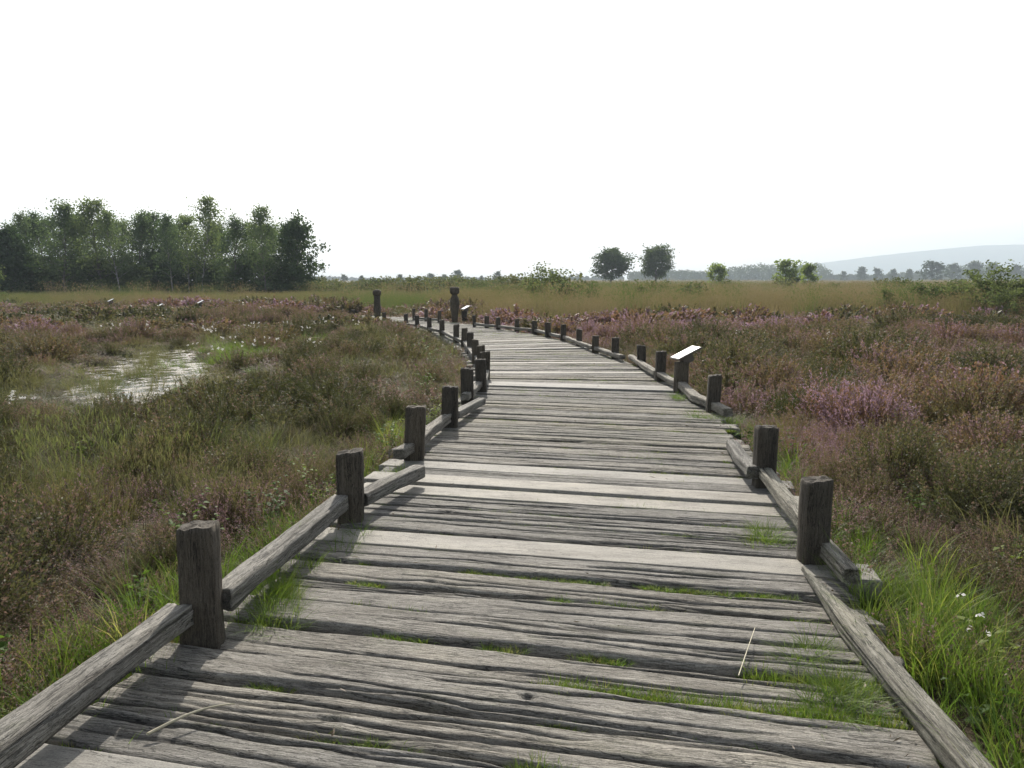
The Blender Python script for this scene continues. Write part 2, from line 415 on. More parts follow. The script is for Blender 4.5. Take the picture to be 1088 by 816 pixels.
# distance along the deck's middle of the paler, newer boards
PALE = [(1.72, 1.98), (3.84, 4.08), (4.78, 5.0), (5.1, 5.32), (5.5, 5.72), (5.98, 6.22), (10.2, 10.7), (12.1, 12.35), (13.6, 13.9), (15.0, 15.2), (16.4, 16.6), (17.6, 17.85), (18.9, 19.2)]
s = .45; bi = 0
rest = []
deck_ends = []
while s < seg[-1] - .4:
    L_, R_ = station(s)
    y_c = (L_[1] + R_[1]) / 2
    pale = any(a <= y_c <= b for a, b in PALE)
    rr = random.Random(bi * 7 + 1)
    W = (.232 if pale else rr.uniform(.215, .27))
    Lp, Rp = station(s + W / 2)
    mid = (Lp + Rp) / 2; d = Rp - Lp
    ln = float(np.hypot(*d)) + rr.uniform(-.05, .16)
    ang = math.atan2(d[1], d[0]) + rr.uniform(-.006, .006)
    lat = rr.uniform(-.05, .05)
    if pale and y_c < 7: ln += .16
    if pale and 3.8 <= y_c <= 4.1: ln += .12; lat += .09
    c = mid + d / np.hypot(*d) * lat
    res = (300, 40) if y_c < 5.2 else (170, 22) if y_c < 9 else (70, 12) if y_c < 15 else (30, 6)
    mat = M['new'] if pale else (M['mossy'] if y_c > 6.4 and rr.random() < .5 else M['old'])
    zt = rr.uniform(-.016, .008) + (.006 if pale else 0)
    me = board_mesh('deck_board', ln, W - .004, .105, *res, bi + 3, mat, old=not pale)
    if bi < 96:
        o = link('deck_board', me, boardwalk)
        o.location = (c[0] - .05, c[1] - 2.0, zt + .12)
        o.rotation_euler = (rr.uniform(-.012, .012), rr.uniform(-.003, .003), ang)
        if pale: o['label'] = 'smooth paler newer board'
    else:
        rest.append((me, c, zt, ang))
    gap = rr.uniform(.006, .016) if rr.random() < .7 else rr.uniform(.02, .032)
    deck_ends.append((s + W + gap / 2, y_c))
    s += W + gap; bi += 1
V_, F_, n0 = [], [], 0
for me, c, zt, ang in rest:
    n = len(me.vertices); co = np.empty(n * 3, np.float32); me.vertices.foreach_get('co', co); co = co.reshape(-1, 3)
    ca, sa = math.cos(ang), math.sin(ang)
    V_.append(np.stack([co[:, 0] * ca - co[:, 1] * sa + c[0] - .05, co[:, 0] * sa + co[:, 1] * ca + c[1] - 2, co[:, 2] + zt + .12], -1))
    fi = np.empty(len(me.loops), np.int32); me.loops.foreach_get('vertex_index', fi)
    F_.append(fi.reshape(-1, 4) + n0); n0 += n
if V_:
    o = link('deck_boards_of_the_far_bend', make_mesh('far_boards', np.vstack(V_), np.vstack(F_), [M['mossy']], smooth=True), boardwalk)
    o['kind'] = 'stuff'
# bearers under the boards
def box_arr(cx, cy, cz, sx, sy, sz, ang=0):
    p = np.array([(x, y, z) for x in (-.5, .5) for y in (-.5, .5) for z in (-.5, .5)]) * (sx, sy, sz)
    c, s_ = math.cos(ang), math.sin(ang)
    v = np.stack([p[:, 0] * c - p[:, 1] * s_ + cx, p[:, 0] * s_ + p[:, 1] * c + cy, p[:, 2] + cz], -1)
    f = np.array([(0, 1, 3, 2), (4, 6, 7, 5), (0, 4, 5, 1), (2, 3, 7, 6), (0, 2, 6, 4), (1, 5, 7, 3)])
    return v, f
for fr in (.14, .5, .86):
    Vb, Fb, n0 = [], [], 0
    for k in range(0, int(seg[-1] - 1), 2):
        (l0, r0), (l1, r1) = station(k + .5), station(k + 2.42)
        p0, p1 = l0 + (r0 - l0) * fr, l1 + (r1 - l1) * fr
        m_ = (p0 + p1) / 2; dd = p1 - p0
        v, f = box_arr(m_[0] - .05, m_[1] - 2, -.165 + .12, float(np.hypot(*dd)), .16, .09, math.atan2(dd[1], dd[0]))
        Vb.append(v); Fb.append(f + n0); n0 += 8
    link('bearer', make_mesh('bearer', np.vstack(Vb), np.vstack(Fb), [M['post']]), boardwalk)

# ------------------------------------------------------------------ posts and rails
def beam_mesh(name, path, W, H, mat, seed, n_along=40, wob=.008, ends=(1, 1), m=6, crack=True):
    """a squared, weathered timber following a path of (x,y,z) points; local to path[0]; the mesh's x axis lies along it"""
    P = np.array(path, float); a = P[0]; ax = P[-1] - P[0]
    ang = math.atan2(ax[1], ax[0]); Lh = float(np.linalg.norm(ax[:2]))
    c, s_ = math.cos(-ang), math.sin(-ang)
    Q = P - a
    Q = np.stack([Q[:, 0] * c - Q[:, 1] * s_, Q[:, 0] * s_ + Q[:, 1] * c, Q[:, 2]], -1)
    t = np.linspace(0, 1, n_along + 1)
    cx = t * Lh; cy = np.interp(cx, Q[:, 0], Q[:, 1]); cz = np.interp(cx, Q[:, 0], Q[:, 2])
    k = np.ones(5) / 5
    cy = np.convolve(np.pad(cy, 2, mode='edge'), k, 'valid'); cz = np.convolve(np.pad(cz, 2, mode='edge'), k, 'valid')
    # section: rounded square with m points per side
    sec = []
    b = .12
    for side in range(4):
        for q in range(m):
            f = -1 + 2 * (q + .5) / m
            px, py = [(f, -1), (1, f), (-f, 1), (-1, -f)][side]
            rr = (abs(px) ** 12 + abs(py) ** 12) ** (1 / 12)
            sec.append((px / rr, py / rr))
    sec = np.array(sec); ns = len(sec)
    V = np.zeros((n_along + 1, ns, 3)); D = np.zeros((n_along + 1, ns))
    for j in range(ns):
        sx, sy = sec[j]
        per = j * .045
        d = (fbm(cx * 2.0 + seed, cx * 0 + per * 4, seed % 31, 3) - .5) * wob * 1.6 + (fbm(cx * 3.0 + seed, cx * 0 + per * 60, seed % 29, 2) - .5) * wob
        if crack:
            ck = np.clip(fbm(cx * 1.3 + seed, cx * 0 + per * 33, (seed + 5) % 23, 2) - .62, 0, 1) * 7
            d = d - np.clip(ck, 0, 1) * .007; D[:, j] = np.clip(ck, 0, 1) * .7
        V[:, j, 0] = cx + (fbm(np.full_like(cx, per * 30), cx * 0 + seed, 3, 2) - .5) * .03 * ((t < .01) | (t > .99))
        tp = np.ones_like(t)
        if ends[0] != 1: tp = np.minimum(tp, ends[0] + (1 - ends[0]) * np.clip(t / .22, 0, 1))
        if ends[1] != 1: tp = np.minimum(tp, ends[1] + (1 - ends[1]) * np.clip((1 - t) / .22, 0, 1))
        V[:, j, 1] = cy + sx * (W / 2 + d) * tp
        V[:, j, 2] = cz + sy * (H / 2 + d) * (.35 + .65 * tp)
    n = n_along + 1
    VV = V.reshape(-1, 3)
    ii = np.arange(n * ns).reshape(n, ns)
    F = np.stack([ii[:-1], ii[1:], np.roll(ii[1:], -1, 1), np.roll(ii[:-1], -1, 1)], -1).reshape(-1, 4)
    fl = F.tolist() + [list(ii[0]), list(ii[-1][::-1])]
    me = make_mesh(name, VV, fl, [mat], attrs={'dirt': D.ravel()})
    me.polygons.foreach_set('use_smooth', np.array([True] * len(F) + [False, False]))
    return me, tuple(a), ang

def add_rail(path, label, W=.125, H=.10, mat='rail', seed=1, **kw):
    me, a, ang = beam_mesh('kerb_rail', path, W, H, M[mat], seed, **kw)
    o = link('kerb_rail', me, None, a, ang)
    tag(o, label, 'kerb rail', 'low timber kerb rails along the boardwalk')
    return o

def post_mesh(seed, h, w_, d_, n=26, bot=-.22, notch=None, flare=0):
    """upright squared post; z=0 is the deck level; local x is its width"""
    P = [(0, 0, bot), (0, 0, h)]
    m = 6; sec = []
    for side in range(4):
        for q in range(m):
            f = -1 + 2 * (q + .5) / m
            px, py = [(f, -1), (1, f), (-f, 1), (-1, -f)][side]
            rr = (abs(px) ** 14 + abs(py) ** 14) ** (1 / 14)
            sec.append((px / rr, py / rr))
    sec = np.array(sec); ns = len(sec)
    r = np.random.default_rng(seed)
    zt = np.linspace(bot, h, n + 1)
    tilt = r.uniform(-.012, .012, 2)
    V = np.zeros((n + 1, ns, 3)); D = np.zeros((n + 1, ns))
    for j in range(ns):
        sx, sy = sec[j]; per = j * .05
        d = (fbm(zt * 2.5 + seed, zt * 0 + per * 5, seed % 31, 3) - .5) * .010 + (fbm(zt * 3 + seed, zt * 0 + per * 55, seed % 29, 2) - .5) * .006
        ck = np.clip((fbm(zt * 1.1 + seed, zt * 0 + per * 31, (seed + 7) % 23, 2) - .62) * 7, 0, 1)
        d = d - ck * .007; D[:, j] = ck * .6
        fl = 1 + flare * np.clip((.12 - zt) / .2, 0, 1)
        V[:, j, 0] = sx * (w_ / 2 + d) * fl + tilt[0] * zt
        V[:, j, 1] = sy * (d_ / 2 + d) * fl + tilt[1] * zt
        V[:, j, 2] = zt + (zt > h - .001) * (r.uniform(-.006, .006) + sx * tilt[0] * .9)
    V[-1, :, 0] *= .97; V[-1, :, 1] *= .97
    ii = np.arange((n + 1) * ns).reshape(n + 1, ns)
    F = np.stack([ii[:-1], np.roll(ii[:-1], -1, 1), np.roll(ii[1:], -1, 1), ii[1:]], -1).reshape(-1, 4)
    VV = V.reshape(-1, 3)
    # sawn, uneven top: two inner rings and a centre
    top = VV[ii[-1]]; c = top.mean(0)
    rings = []
    allV = [VV]; nb = len(VV)
    prev = ii[-1]; extra = []
    for q in (.66, .33):
        rg = c + (top - c) * q
        rg[:, 2] += r.uniform(-.003, .003, ns)
        cur = np.arange(nb, nb + ns); nb += ns; allV.append(rg)
        extra.append(np.stack([prev, np.roll(prev, -1), np.roll(cur, -1), cur], -1)); prev = cur
    allV.append(c[None]); fan = [[int(prev[k]), int(prev[(k + 1) % ns]), nb] for k in range(ns)]
    VV = np.vstack(allV)
    # swap axes so that the wood grain (object x) runs up the post: handled by turning the object
    fl = np.vstack([F] + extra).tolist() + fan
    dirt = np.zeros(len(VV)); dirt[:D.size] = D.ravel()
    VV2 = np.stack([VV[:, 2], VV[:, 1], -VV[:, 0]], -1)                  # local x = up
    me = make_mesh('post', VV2, fl, [M['post']], attrs={'dirt': dirt})
    sm = np.ones(len(fl), bool); sm[len(F):] = False
    me.polygons.foreach_set('use_smooth', sm)
    return me

ORD = ['first', 'second', 'third', 'fourth', 'fifth', 'sixth', 'seventh', 'eighth', 'ninth', 'tenth', 'eleventh', 'twelfth', 'thirteenth', 'fourteenth', 'fifteenth', 'sixteenth', 'seventeenth', 'eighteenth', 'nineteenth', 'twentieth']
def add_post(x, y, h, label, seed, w_=.175, d_=.12, rz=0.0, flare=0):
    w_ *= .87; d_ *= .9
    me = post_mesh(seed, h, w_, d_, flare=flare)
    # local x points up: rotate -90 deg about y, then heading
    o = link('post', me)
    o.matrix_world = Matrix.Translation((x, y, 0)) @ Matrix.Rotation(rz, 4, 'Z') @ Matrix.Rotation(R(-90 + (2.6 if seed in (42, 83) else random.uniform(-1.6, 1.6))), 4, 'Y')
    tag(o, label, 'post', 'square timber posts along the boardwalk')
    return o

LP = [(-1.30, 3.0, .50, .17), (-1.01, 4.57, .45, .178), (-.83, 6.25, .45, .19), (-.64, 7.6, .43, .185), (-.55, 9.2, .43, .18), (-.42, 10.16, .44, .17), (-.42, 11.5, .42, .18), (-.51, 12.46, .43, .15), (-.66, 13.69, .43, .14),
      (-.87, 15.6, .43, .155), (-1.09, 17.1, .43, .15), (-1.36, 18.32, .44, .15), (-1.92, 20.7, .43, .15), (-2.42, 22.1, .43, .15), (-2.95, 23.5, .42, .15), (-3.45, 24.6, .42, .15), (-4.35, 25.7, .43, .15), (-5.98, 28.4, .41, .15)]
desc = {0: 'tallest rough post with a flared foot, first on the pond side',
        1: 'broad dark flat-topped post, second on the pond side',
        2: 'slightly leaning notched post, third on the pond side'}
for i, (x, y, h, w_) in enumerate(LP):
    add_post(x, y, h, desc.get(i, f'{ORD[i]} grey square post on the pond side, counted from the near end'), 40 + i, w_, .125, rz=[.10, .05, .02, -.02][i] if i < 4 else random.uniform(-.1, .1) + (.25 if i > 10 else 0), flare=.16 if i == 0 else 0)
RP = [(1.62, 3.90, .455, .162), (1.85, 5.38, .45, .17), (2.33, 8.62, .42, .17), None, (2.25, 11.35, .44, .165), (2.28, 13.2, .37, .17), (2.01, 14.6, .40, .165), (1.75, 15.8, .35, .16), (1.56, 17.5, .38, .15), (1.29, 19.0, .40, .155),
      (.96, 20.1, .39, .155), (.64, 21.6, .35, .16), (.14, 22.6, .36, .145), (-.43, 23.5, .36, .15), (-.81, 24.2, .37, .15), (-1.24, 24.75, .37, .12), (-2.62, 27.2, .42, .14), (-3.2, 28.2, .44, .14), (-3.75, 28.9, .44, .13)]
k = 0
for i, p in enumerate(RP):
    if p is None: continue
    x, y, h, w_ = p
    lab = {0: 'dark square post beside the fallen pointed rail, facing the camera', 1: 'post with pale rail end in its notch, behind the dark first right post',
           2: 'upright post just before the sloping information panel'}.get(i, f'{ORD[k - 3]} grey square post beyond the near information panel, on the panel side')
    add_post(x, y, h, lab, 80 + i, w_, .125, rz=random.uniform(-.1, .1) + (.3 if i > 9 else 0))
    k += 1

zr = .145
add_rail([(-1.86, .1, .14), (-1.60, 1.4, .14), (-1.36, 2.93, .145)], 'long split grey rail running from the near edge to the first pond-side post', .118, .09, 'rail', 3, n_along=150, wob=.009, m=9)
add_rail([(-1.25, 3.06, .15), (-1.15, 3.8, .145), (-1.06, 4.5, .145)], 'rail bridging the first and second pond-side posts, above long grass', .112, .092, 'rail', 5, n_along=90, wob=.009, m=8)
add_rail([(-.96, 4.62, .13), (-.84, 5.0, .12), (-.69, 5.45, .10)], 'short rail with free far end, just past the second pond-side post', .105, .085, 'rail', 7, n_along=50, m=7)
add_rail([(-.92, 5.98, .10), (-.82, 6.4, .11), (-.78, 6.9, .10), (-.66, 7.5, .12)], 'bowed rail threaded through the notch of the third pond-side post', .10, .085, 'rail', 9, n_along=60)
add_rail([(-.59, 7.68, .12), (-.50, 8.2, .10), (-.36, 8.85, .08)], 'rail with free far end, just past the fourth pond-side post', .10, .08, 'rail', 11)
lr = [(-.57, 8.95, -.45, 10.1), (-.40, 10.25, -.40, 11.4), (-.43, 11.6, -.63, 13.6), (-.68, 13.8, -1.06, 17.0), (-1.12, 17.25, -1.88, 20.6), (-1.98, 20.85, -2.9, 23.4), (-3.0, 23.6, -4.3, 25.6), (-4.4, 25.8, -5.9, 28.3)]
names = ['fifth and sixth', 'sixth and seventh', 'seventh and ninth', 'ninth and eleventh', 'twelfth and thirteenth', 'thirteenth and fifteenth', 'fifteenth and seventeenth', 'seventeenth and eighteenth']
for q, (a, b, c, d) in enumerate(lr):
    add_rail([(a, b, .11), ((a + c) / 2, (b + d) / 2, .10), (c, d, .11)], f'far kerb rail between the {names[q]} posts on the pond side', .10, .08, 'rail', 21 + q, n_along=24)
fr = add_rail([(1.33, .5, .02), (1.37, 1.6, .03), (1.41, 2.55, .035), (1.50, 3.72, .03)], 'fallen lichen-spotted rail with a pointed tip, lying loose on the board ends', .098, .065, 'lichen', 13, n_along=150, wob=.008, ends=(1, .12), m=9)
add_rail([(1.655, 3.50, .075), (1.69, 4.0, .085), (1.76, 4.7, .10), (1.83, 5.32, .12)], 'pale rail running from the second right post through the first, ending in a sawn stub', .085, .075, 'lichen', 15, n_along=70, m=7)
add_rail([(1.76, 5.32, .12), (1.84, 5.9, .08), (1.97, 6.6, .04)], 'short rail sticking out behind the post with the pale rail end', .10, .09, 'rail', 17)
add_rail([(2.40, 8.22, .05), (2.33, 8.7, .07), (2.27, 9.2, .06), (2.30, 10.1, .10)], 'sagging rail leading up to the near information panel', .11, .09, 'rail', 19, n_along=50)
rr_ = [(2.28, 10.25, 2.24, 11.3), (2.22, 11.45, 2.22, 14.0), (2.06, 13.9, 1.76, 15.8), (1.72, 15.9, 1.32, 18.9), (1.25, 19.1, .68, 21.5), (.6, 21.7, -.4, 23.4), (-.5, 23.6, -1.2, 24.7), (-2.6, 27.3, -3.7, 28.8)]
names = ['just beyond the near information panel', 'past the first two posts beyond the near panel', 'with a square stub at the third post beyond the near panel', 'of the fourth to seventh posts beyond the near panel', 'of the seventh to ninth posts beyond the near panel', 'where the boardwalk starts to bend beyond the panel', 'ending beside the taller carved post', 'past the carved gate posts on the far bend']
for q, (a, b, c, d) in enumerate(rr_):
    add_rail([(a, b, .09), ((a + c) / 2, (b + d) / 2, .08), (c, d, .09)], 'grey kerb rail ' + names[q], .10, .08, 'rail', 31 + q, n_along=24)

# ------------------------------------------------------------------ information panels
def box_mesh(name, sx, sy, sz, mat, bevel=.006):
    import bmesh
    bm = bmesh.new(); bmesh.ops.create_cube(bm, size=1)
    for v_ in bm.verts: v_.co = Vector((v_.co.x * sx, v_.co.y * sy, v_.co.z * sz))
    if bevel: bmesh.ops.bevel(bm, geom=list(bm.edges), offset=bevel, segments=2, affect='EDGES')
    me = bpy.data.meshes.new(name); bm.to_mesh(me); bm.free(); me.materials.append(mat)
    return me
def info_panel(x, y, label, post_h=.41, tilt=R(25), rz=0.0, size=(.38, .27), postw=.17):
    t = tag(empty('information_panel', (x, y, 0), rz), label, 'information panel', 'sloping information panels beside the boardwalk')
    p = link('post', post_mesh(int(x * 10 + 500 + y), post_h, postw, .13), t)
    p.rotation_euler = (0, R(-90), 0)
    bd = link('board', box_mesh('panel_board', size[0], size[1], .022, M['panel_frame']), t)
    bd.location = (.06, 0, post_h + .115); bd.rotation_euler = (0, -tilt, 0)
    fc = link('face', box_mesh('panel_face', size[0] - .03, size[1] - .03, .006, M['panel'], .002), bd)
    fc.location = (0, 0, .0125)
    br = link('bracket', box_mesh('panel_bracket', .16, .10, .13, M['panel_frame']), t)
    br.location = (.07, 0, post_h + .045); br.rotation_euler = (0, -tilt, 0)
    return t
info_panel(2.30, 10.16, 'sloping white information panel on a square post in the right kerb, the nearest one', rz=R(14))
info_panel(-1.78, 28.2, 'small white sloping panel standing beside the taller carved post', size=(.32, .28), rz=R(35), post_h=.38)
info_panel(-20.2, 38.0, 'white sloping panel far across the heath before the birches, leftmost of three', rz=R(45), post_h=.40, size=(.32, .26))
info_panel(-16.8, 36.0, 'white sloping panel far across the heath before the birches, middle and lowest of three', rz=R(50), post_h=.22, size=(.28, .24))
info_panel(-15.7, 38.0, 'white sloping panel far across the heath before the birches, rightmost of three', rz=R(45), post_h=.32, size=(.32, .26))

# ------------------------------------------------------------------ carved gate posts
def carved(x, y, label, prof, headprof, w_, d_):
    t = tag(empty('carved_post', (x, y, 0)), label, 'carved post', 'tall carved posts where the boardwalk bends')
    def lathe(nm, pr):
        V, Fc = [], []
        ns = 20
        for z, rx, ry in pr:
            for k in range(ns):
                a = 2 * math.pi * k / ns; c, s_ = math.cos(a), math.sin(a)
                e = (abs(c) ** 4 + abs(s_) ** 4) ** -.25
                V.append((c * e * rx, s_ * e * ry, z))
        for q in range(len(pr) - 1):
            for k in range(ns):
                Fc.append((q * ns + k, q * ns + (k + 1) % ns, (q + 1) * ns + (k + 1) % ns, (q + 1) * ns + k))
        Fc.append(tuple(range(ns))[::-1]); Fc.append(tuple((len(pr) - 1) * ns + k for k in range(ns)))
        V = np.array(V); V2 = np.stack([V[:, 2], V[:, 1], -V[:, 0]], -1)
        o = link(nm, make_mesh(nm, V2, Fc, [M['post']], smooth=True), t)
        o.rotation_euler = (0, R(-90), 0)
        return o
    lathe('shaft', prof); lathe('head', headprof)
carved(-2.12, 28.0, 'taller carved post with broad block head and pinched neck, right of the bend', [(-.3, .10, .09), (.1, .11, .10), (.5, .155, .12), (.72, .175, .13), (.86, .15, .12), (.94, .10, .09), (1.0, .10, .09)], [(.99, .11, .10), (1.02, .15, .12), (1.07, .175, .13), (1.2, .175, .13), (1.25, .15, .11), (1.262, .08, .06)], .17, .13)
carved(-4.88, 27.4, 'darker carved post with round knob head, left of the bend', [(-.3, .085, .08), (.15, .09, .08), (.4, .13, .10), (.5, .135, .11), (.62, .115, .10), (.9, .11, .10), (.97, .12, .10)], [(.965, .13, .11), (1.02, .15, .12), (1.1, .15, .12), (1.15, .12, .10), (1.175, .06, .05)], .13, .1)

# ------------------------------------------------------------------ plant prototypes
def norm(a): return a / (np.linalg.norm(a, axis=-1, keepdims=True) + 1e-9)
def flakes(C, D, ln, wd, r):
    """quads centred at C, long axis D"""
    n = len(C)
    D = norm(D); o = norm(np.cross(D, norm(r.normal(size=(n, 3)))))
    a = D * (np.broadcast_to(ln, (n,))[:, None] / 2); b = o * (np.broadcast_to(wd, (n,))[:, None] / 2)
    V = np.stack([C - a - b * .6, C - a * .1 + b, C + a, C - a * .1 - b], 1).reshape(-1, 3)
    V = np.stack([C - a, C + b, C + a, C - b], 1).reshape(-1, 3)
    return V, np.arange(4 * n).reshape(n, 4)
def blades(B, H, lean, ln, wd, r, segs=4, curl=.8):
    """B base (n,3); H heading; lean initial lean from vertical; ribbons that arc over"""
    n = len(B)
    th = lean.copy(); P = [B]; cur = B.copy()
    ds = ln / segs
    hd = np.stack([np.cos(H), np.sin(H), np.zeros(n)], -1)
    for k in range(segs):
        cur = cur + (hd * np.sin(th)[:, None] + np.array([0, 0, 1.]) * np.cos(th)[:, None]) * ds[:, None]
        P.append(cur); th = th + curl * r.uniform(.5, 1.2, n) / segs
    H2 = H + r.uniform(-.9, .9, n)
    sd = np.stack([-np.sin(H2), np.cos(H2), np.zeros(n)], -1)
    V = np.zeros((n, segs + 1, 2, 3))
    for k, p in enumerate(P):
        wk = wd * (1 - (k / segs) ** 1.6 * .93) / 2
        V[:, k, 0] = p - sd * wk[:, None]; V[:, k, 1] = p + sd * wk[:, None]
    base = (np.arange(n) * (segs + 1) * 2)[:, None]
    q = np.array([[2 * k, 2 * k + 1, 2 * k + 3, 2 * k + 2] for k in range(segs)])
    F = (base[:, :, None] + q[None]).reshape(-1, 4)
    return V.reshape(-1, 3), F
class Acc:
    def __init__(s): s.V, s.F, s.m, s.n = [], [], [], 0
    def add(s, V, F, mi=0):
        s.V.append(V); s.F.append(F + s.n); s.m.append(np.full(len(F), mi)); s.n += len(V)
    def mesh(s, name, mats): return make_mesh(name, np.vstack(s.V), np.vstack(s.F), mats, np.concatenate(s.m))

def heather(seed, stems, per, fl, h, rad, flower, stemw=.004, dome=False):
    r = np.random.default_rng(seed); A = Acc()
    ang = r.uniform(0, 2 * np.pi, stems); rd = np.sqrt(r.uniform(0, 1, stems)) * rad
    B = np.stack([np.cos(ang) * rd * .45, np.sin(ang) * rd * .45, np.full(stems, -.03)], -1)
    hh = h * (1 - .45 * (rd / rad) ** 2) * r.uniform(.7, 1.12, stems)
    if dome:
        B[:, :2] *= .25; hh = h * np.sqrt(np.clip(1 - .86 * (rd / rad) ** 2, 0, 1)) * r.uniform(.72, 1.08, stems)
        hh *= 1 + .22 * np.sin(ang * 2 + seed) * (rd / rad) + .15 * np.sin(ang * 5 + seed * 2) * (rd / rad)
    T = np.stack([np.cos(ang) * rd + r.normal(0, .03, stems), np.sin(ang) * rd + r.normal(0, .03, stems), hh], -1)
    lean = np.arctan2(rd * .75, hh); ln = np.linalg.norm(T - B, axis=1)
    V, F = blades(B, ang, lean * .8, ln, np.full(stems, stemw), r, 3, .25)
    A.add(V, F, 2)
    # re-trace stems for flakes: straight with slight upward curve
    t = r.uniform(.30 if dome else .22, 1.02, (stems, per)) ** (.6 if dome else .75)
    Cn = B[:, None] + (T - B)[:, None] * t[..., None]
    Cn[..., 2] += (np.sin(t * np.pi) * -.04 * h / .35)
    side = r.normal(0, 1, (stems, per, 3)) * np.array([1, 1, .6]) * np.where(t > .7, .007, .014 + .022 * (1 - np.abs(t - .5)))[..., None]
    Cn = (Cn + side).reshape(-1, 3); tt = t.ravel()
    Dr = norm((T - B)[:, None] + r.normal(0, .22, (stems, per, 3))).reshape(-1, 3)
    isf = (tt > (.76 if dome else .62)) & (r.random(len(tt)) < np.repeat(np.clip(flower + r.normal(0, .25, stems), 0, 1), per))
    sz = fl * r.uniform(.7, 1.35, len(tt))
    V, F = flakes(Cn, Dr, sz * 1.9, sz * .8, r)
    A.V.append(V); A.F.append(F + A.n); A.m.append(isf.astype(int)); A.n += len(V)
    return A.mesh('heather_plant', [M['h_leaf'], M['h_flow'], M['h_stem']])

def grass(seed, n, rad, lo, hi, wd, mat, lean=.5, curl=.9, segs=4, extra=None):
    r = np.random.default_rng(seed); A = Acc()
    a = r.uniform(0, 2 * np.pi, n); rd = np.sqrt(r.uniform(0, 1, n)) * rad
    B = np.stack([np.cos(a) * rd, np.sin(a) * rd, np.full(n, -.02)], -1)
    H = a + r.normal(0, .8, n)
    V, F = blades(B, H, r.uniform(.02, lean, n), r.uniform(lo, hi, n), wd * r.uniform(.6, 1.3, n), r, segs, curl)
    A.add(V, F, 0)
    mats = [mat]
    if extra == 'cotton':
        k = 6
        a = r.uniform(0, 6.28, k); rd = rad * r.uniform(.2, 1, k)
        B = np.stack([np.cos(a) * rd, np.sin(a) * rd, np.zeros(k)], -1)
        ln = r.uniform(.30, .42, k)
        V, F = blades(B, a, r.uniform(0, .2, k), ln, np.full(k, .003), r, 3, .2); A.add(V, F, 0)
        tips = V.reshape(k, 4, 2, 3)[:, -1].mean(1)
        C = np.repeat(tips, 22, 0) + r.normal(0, .010, (k * 22, 3)); V, F = flakes(C, r.normal(size=(k * 22, 3)), .022, .011, r); A.add(V, F, 1)
        mats.append(M['cotton'])
    if extra == 'seed':
        k = n // 3
        a = r.uniform(0, 6.28, k); rd = rad * r.uniform(0, 1, k)
        B = np.stack([np.cos(a) * rd, np.sin(a) * rd, np.zeros(k)], -1); ln = hi * r.uniform(1.0, 1.5, k)
        V, F = blades(B, a, r.uniform(0, .35, k), ln, np.full(k, wd * .45), r, 4, .45); A.add(V, F, 0)
        tips = V.reshape(k, 5, 2, 3)[:, 3:].mean(2).reshape(-1, 3)
        C = np.repeat(tips, 4, 0) + r.normal(0, .015, (len(tips) * 4, 3)); V, F = flakes(C, r.normal(0, .3, (len(C), 3)) + np.array([0, 0, 1]), .05, wd, r); A.add(V, F, 0)
    return A.mesh('grass_tuft', mats)

def leafy(seed, stems, h, leaf, nl, rad, mats):
    """a broad-leaved herb or seedling: stems with pointed leaves. returns (stem mesh, leaf mesh)"""
    r = np.random.default_rng(seed); S = Acc(); A = Acc()
    a = r.uniform(0, 6.28, stems); B = np.stack([np.cos(a) * rad * .15, np.sin(a) * rad * .15, np.full(stems, -.03)], -1)
    ln = h * r.uniform(.6, 1.1, stems); lean = r.uniform(.02, np.arctan(rad / h) + .02, stems)
    V, F = blades(B, a, lean, ln, np.full(stems, .005), r, 5, .3); S.add(V, F, 0)
    mid = V.reshape(stems, 6, 2, 3).mean(2)
    for i in range(stems):
        t = r.uniform(.2, 1.0, nl) * 5
        k = np.minimum(t.astype(int), 4); f = (t - k)[:, None]
        p = mid[i][k] * (1 - f) + mid[i][k + 1] * f
        az = r.uniform(0, 6.28, nl); el = r.uniform(-.3, .6, nl)
        d = np.stack([np.cos(az) * np.cos(el), np.sin(az) * np.cos(el), np.sin(el)], -1)
        o = norm(np.cross(d, np.array([0, 0, 1.])) + r.normal(0, .25, (nl, 3)))
        L = leaf * r.uniform(.6, 1.25, nl)[:, None]
        up = np.cross(o, d)
        p0 = p + d * L * .15; p3 = p0 + d * L - np.array([0, 0, 1]) * L * .15
        m1 = p0 + d * L * .45 + o * L * .33 + up * L * .08; m2 = p0 + d * L * .45 - o * L * .33 + up * L * .08
        Vq = np.stack([p0, m1, p3, m2], 1).reshape(-1, 3)
        A.add(Vq, np.arange(4 * nl).reshape(-1, 4), 0)
    return S.mesh('stem', [mats[0]]), A.mesh('leaves', [mats[1]])

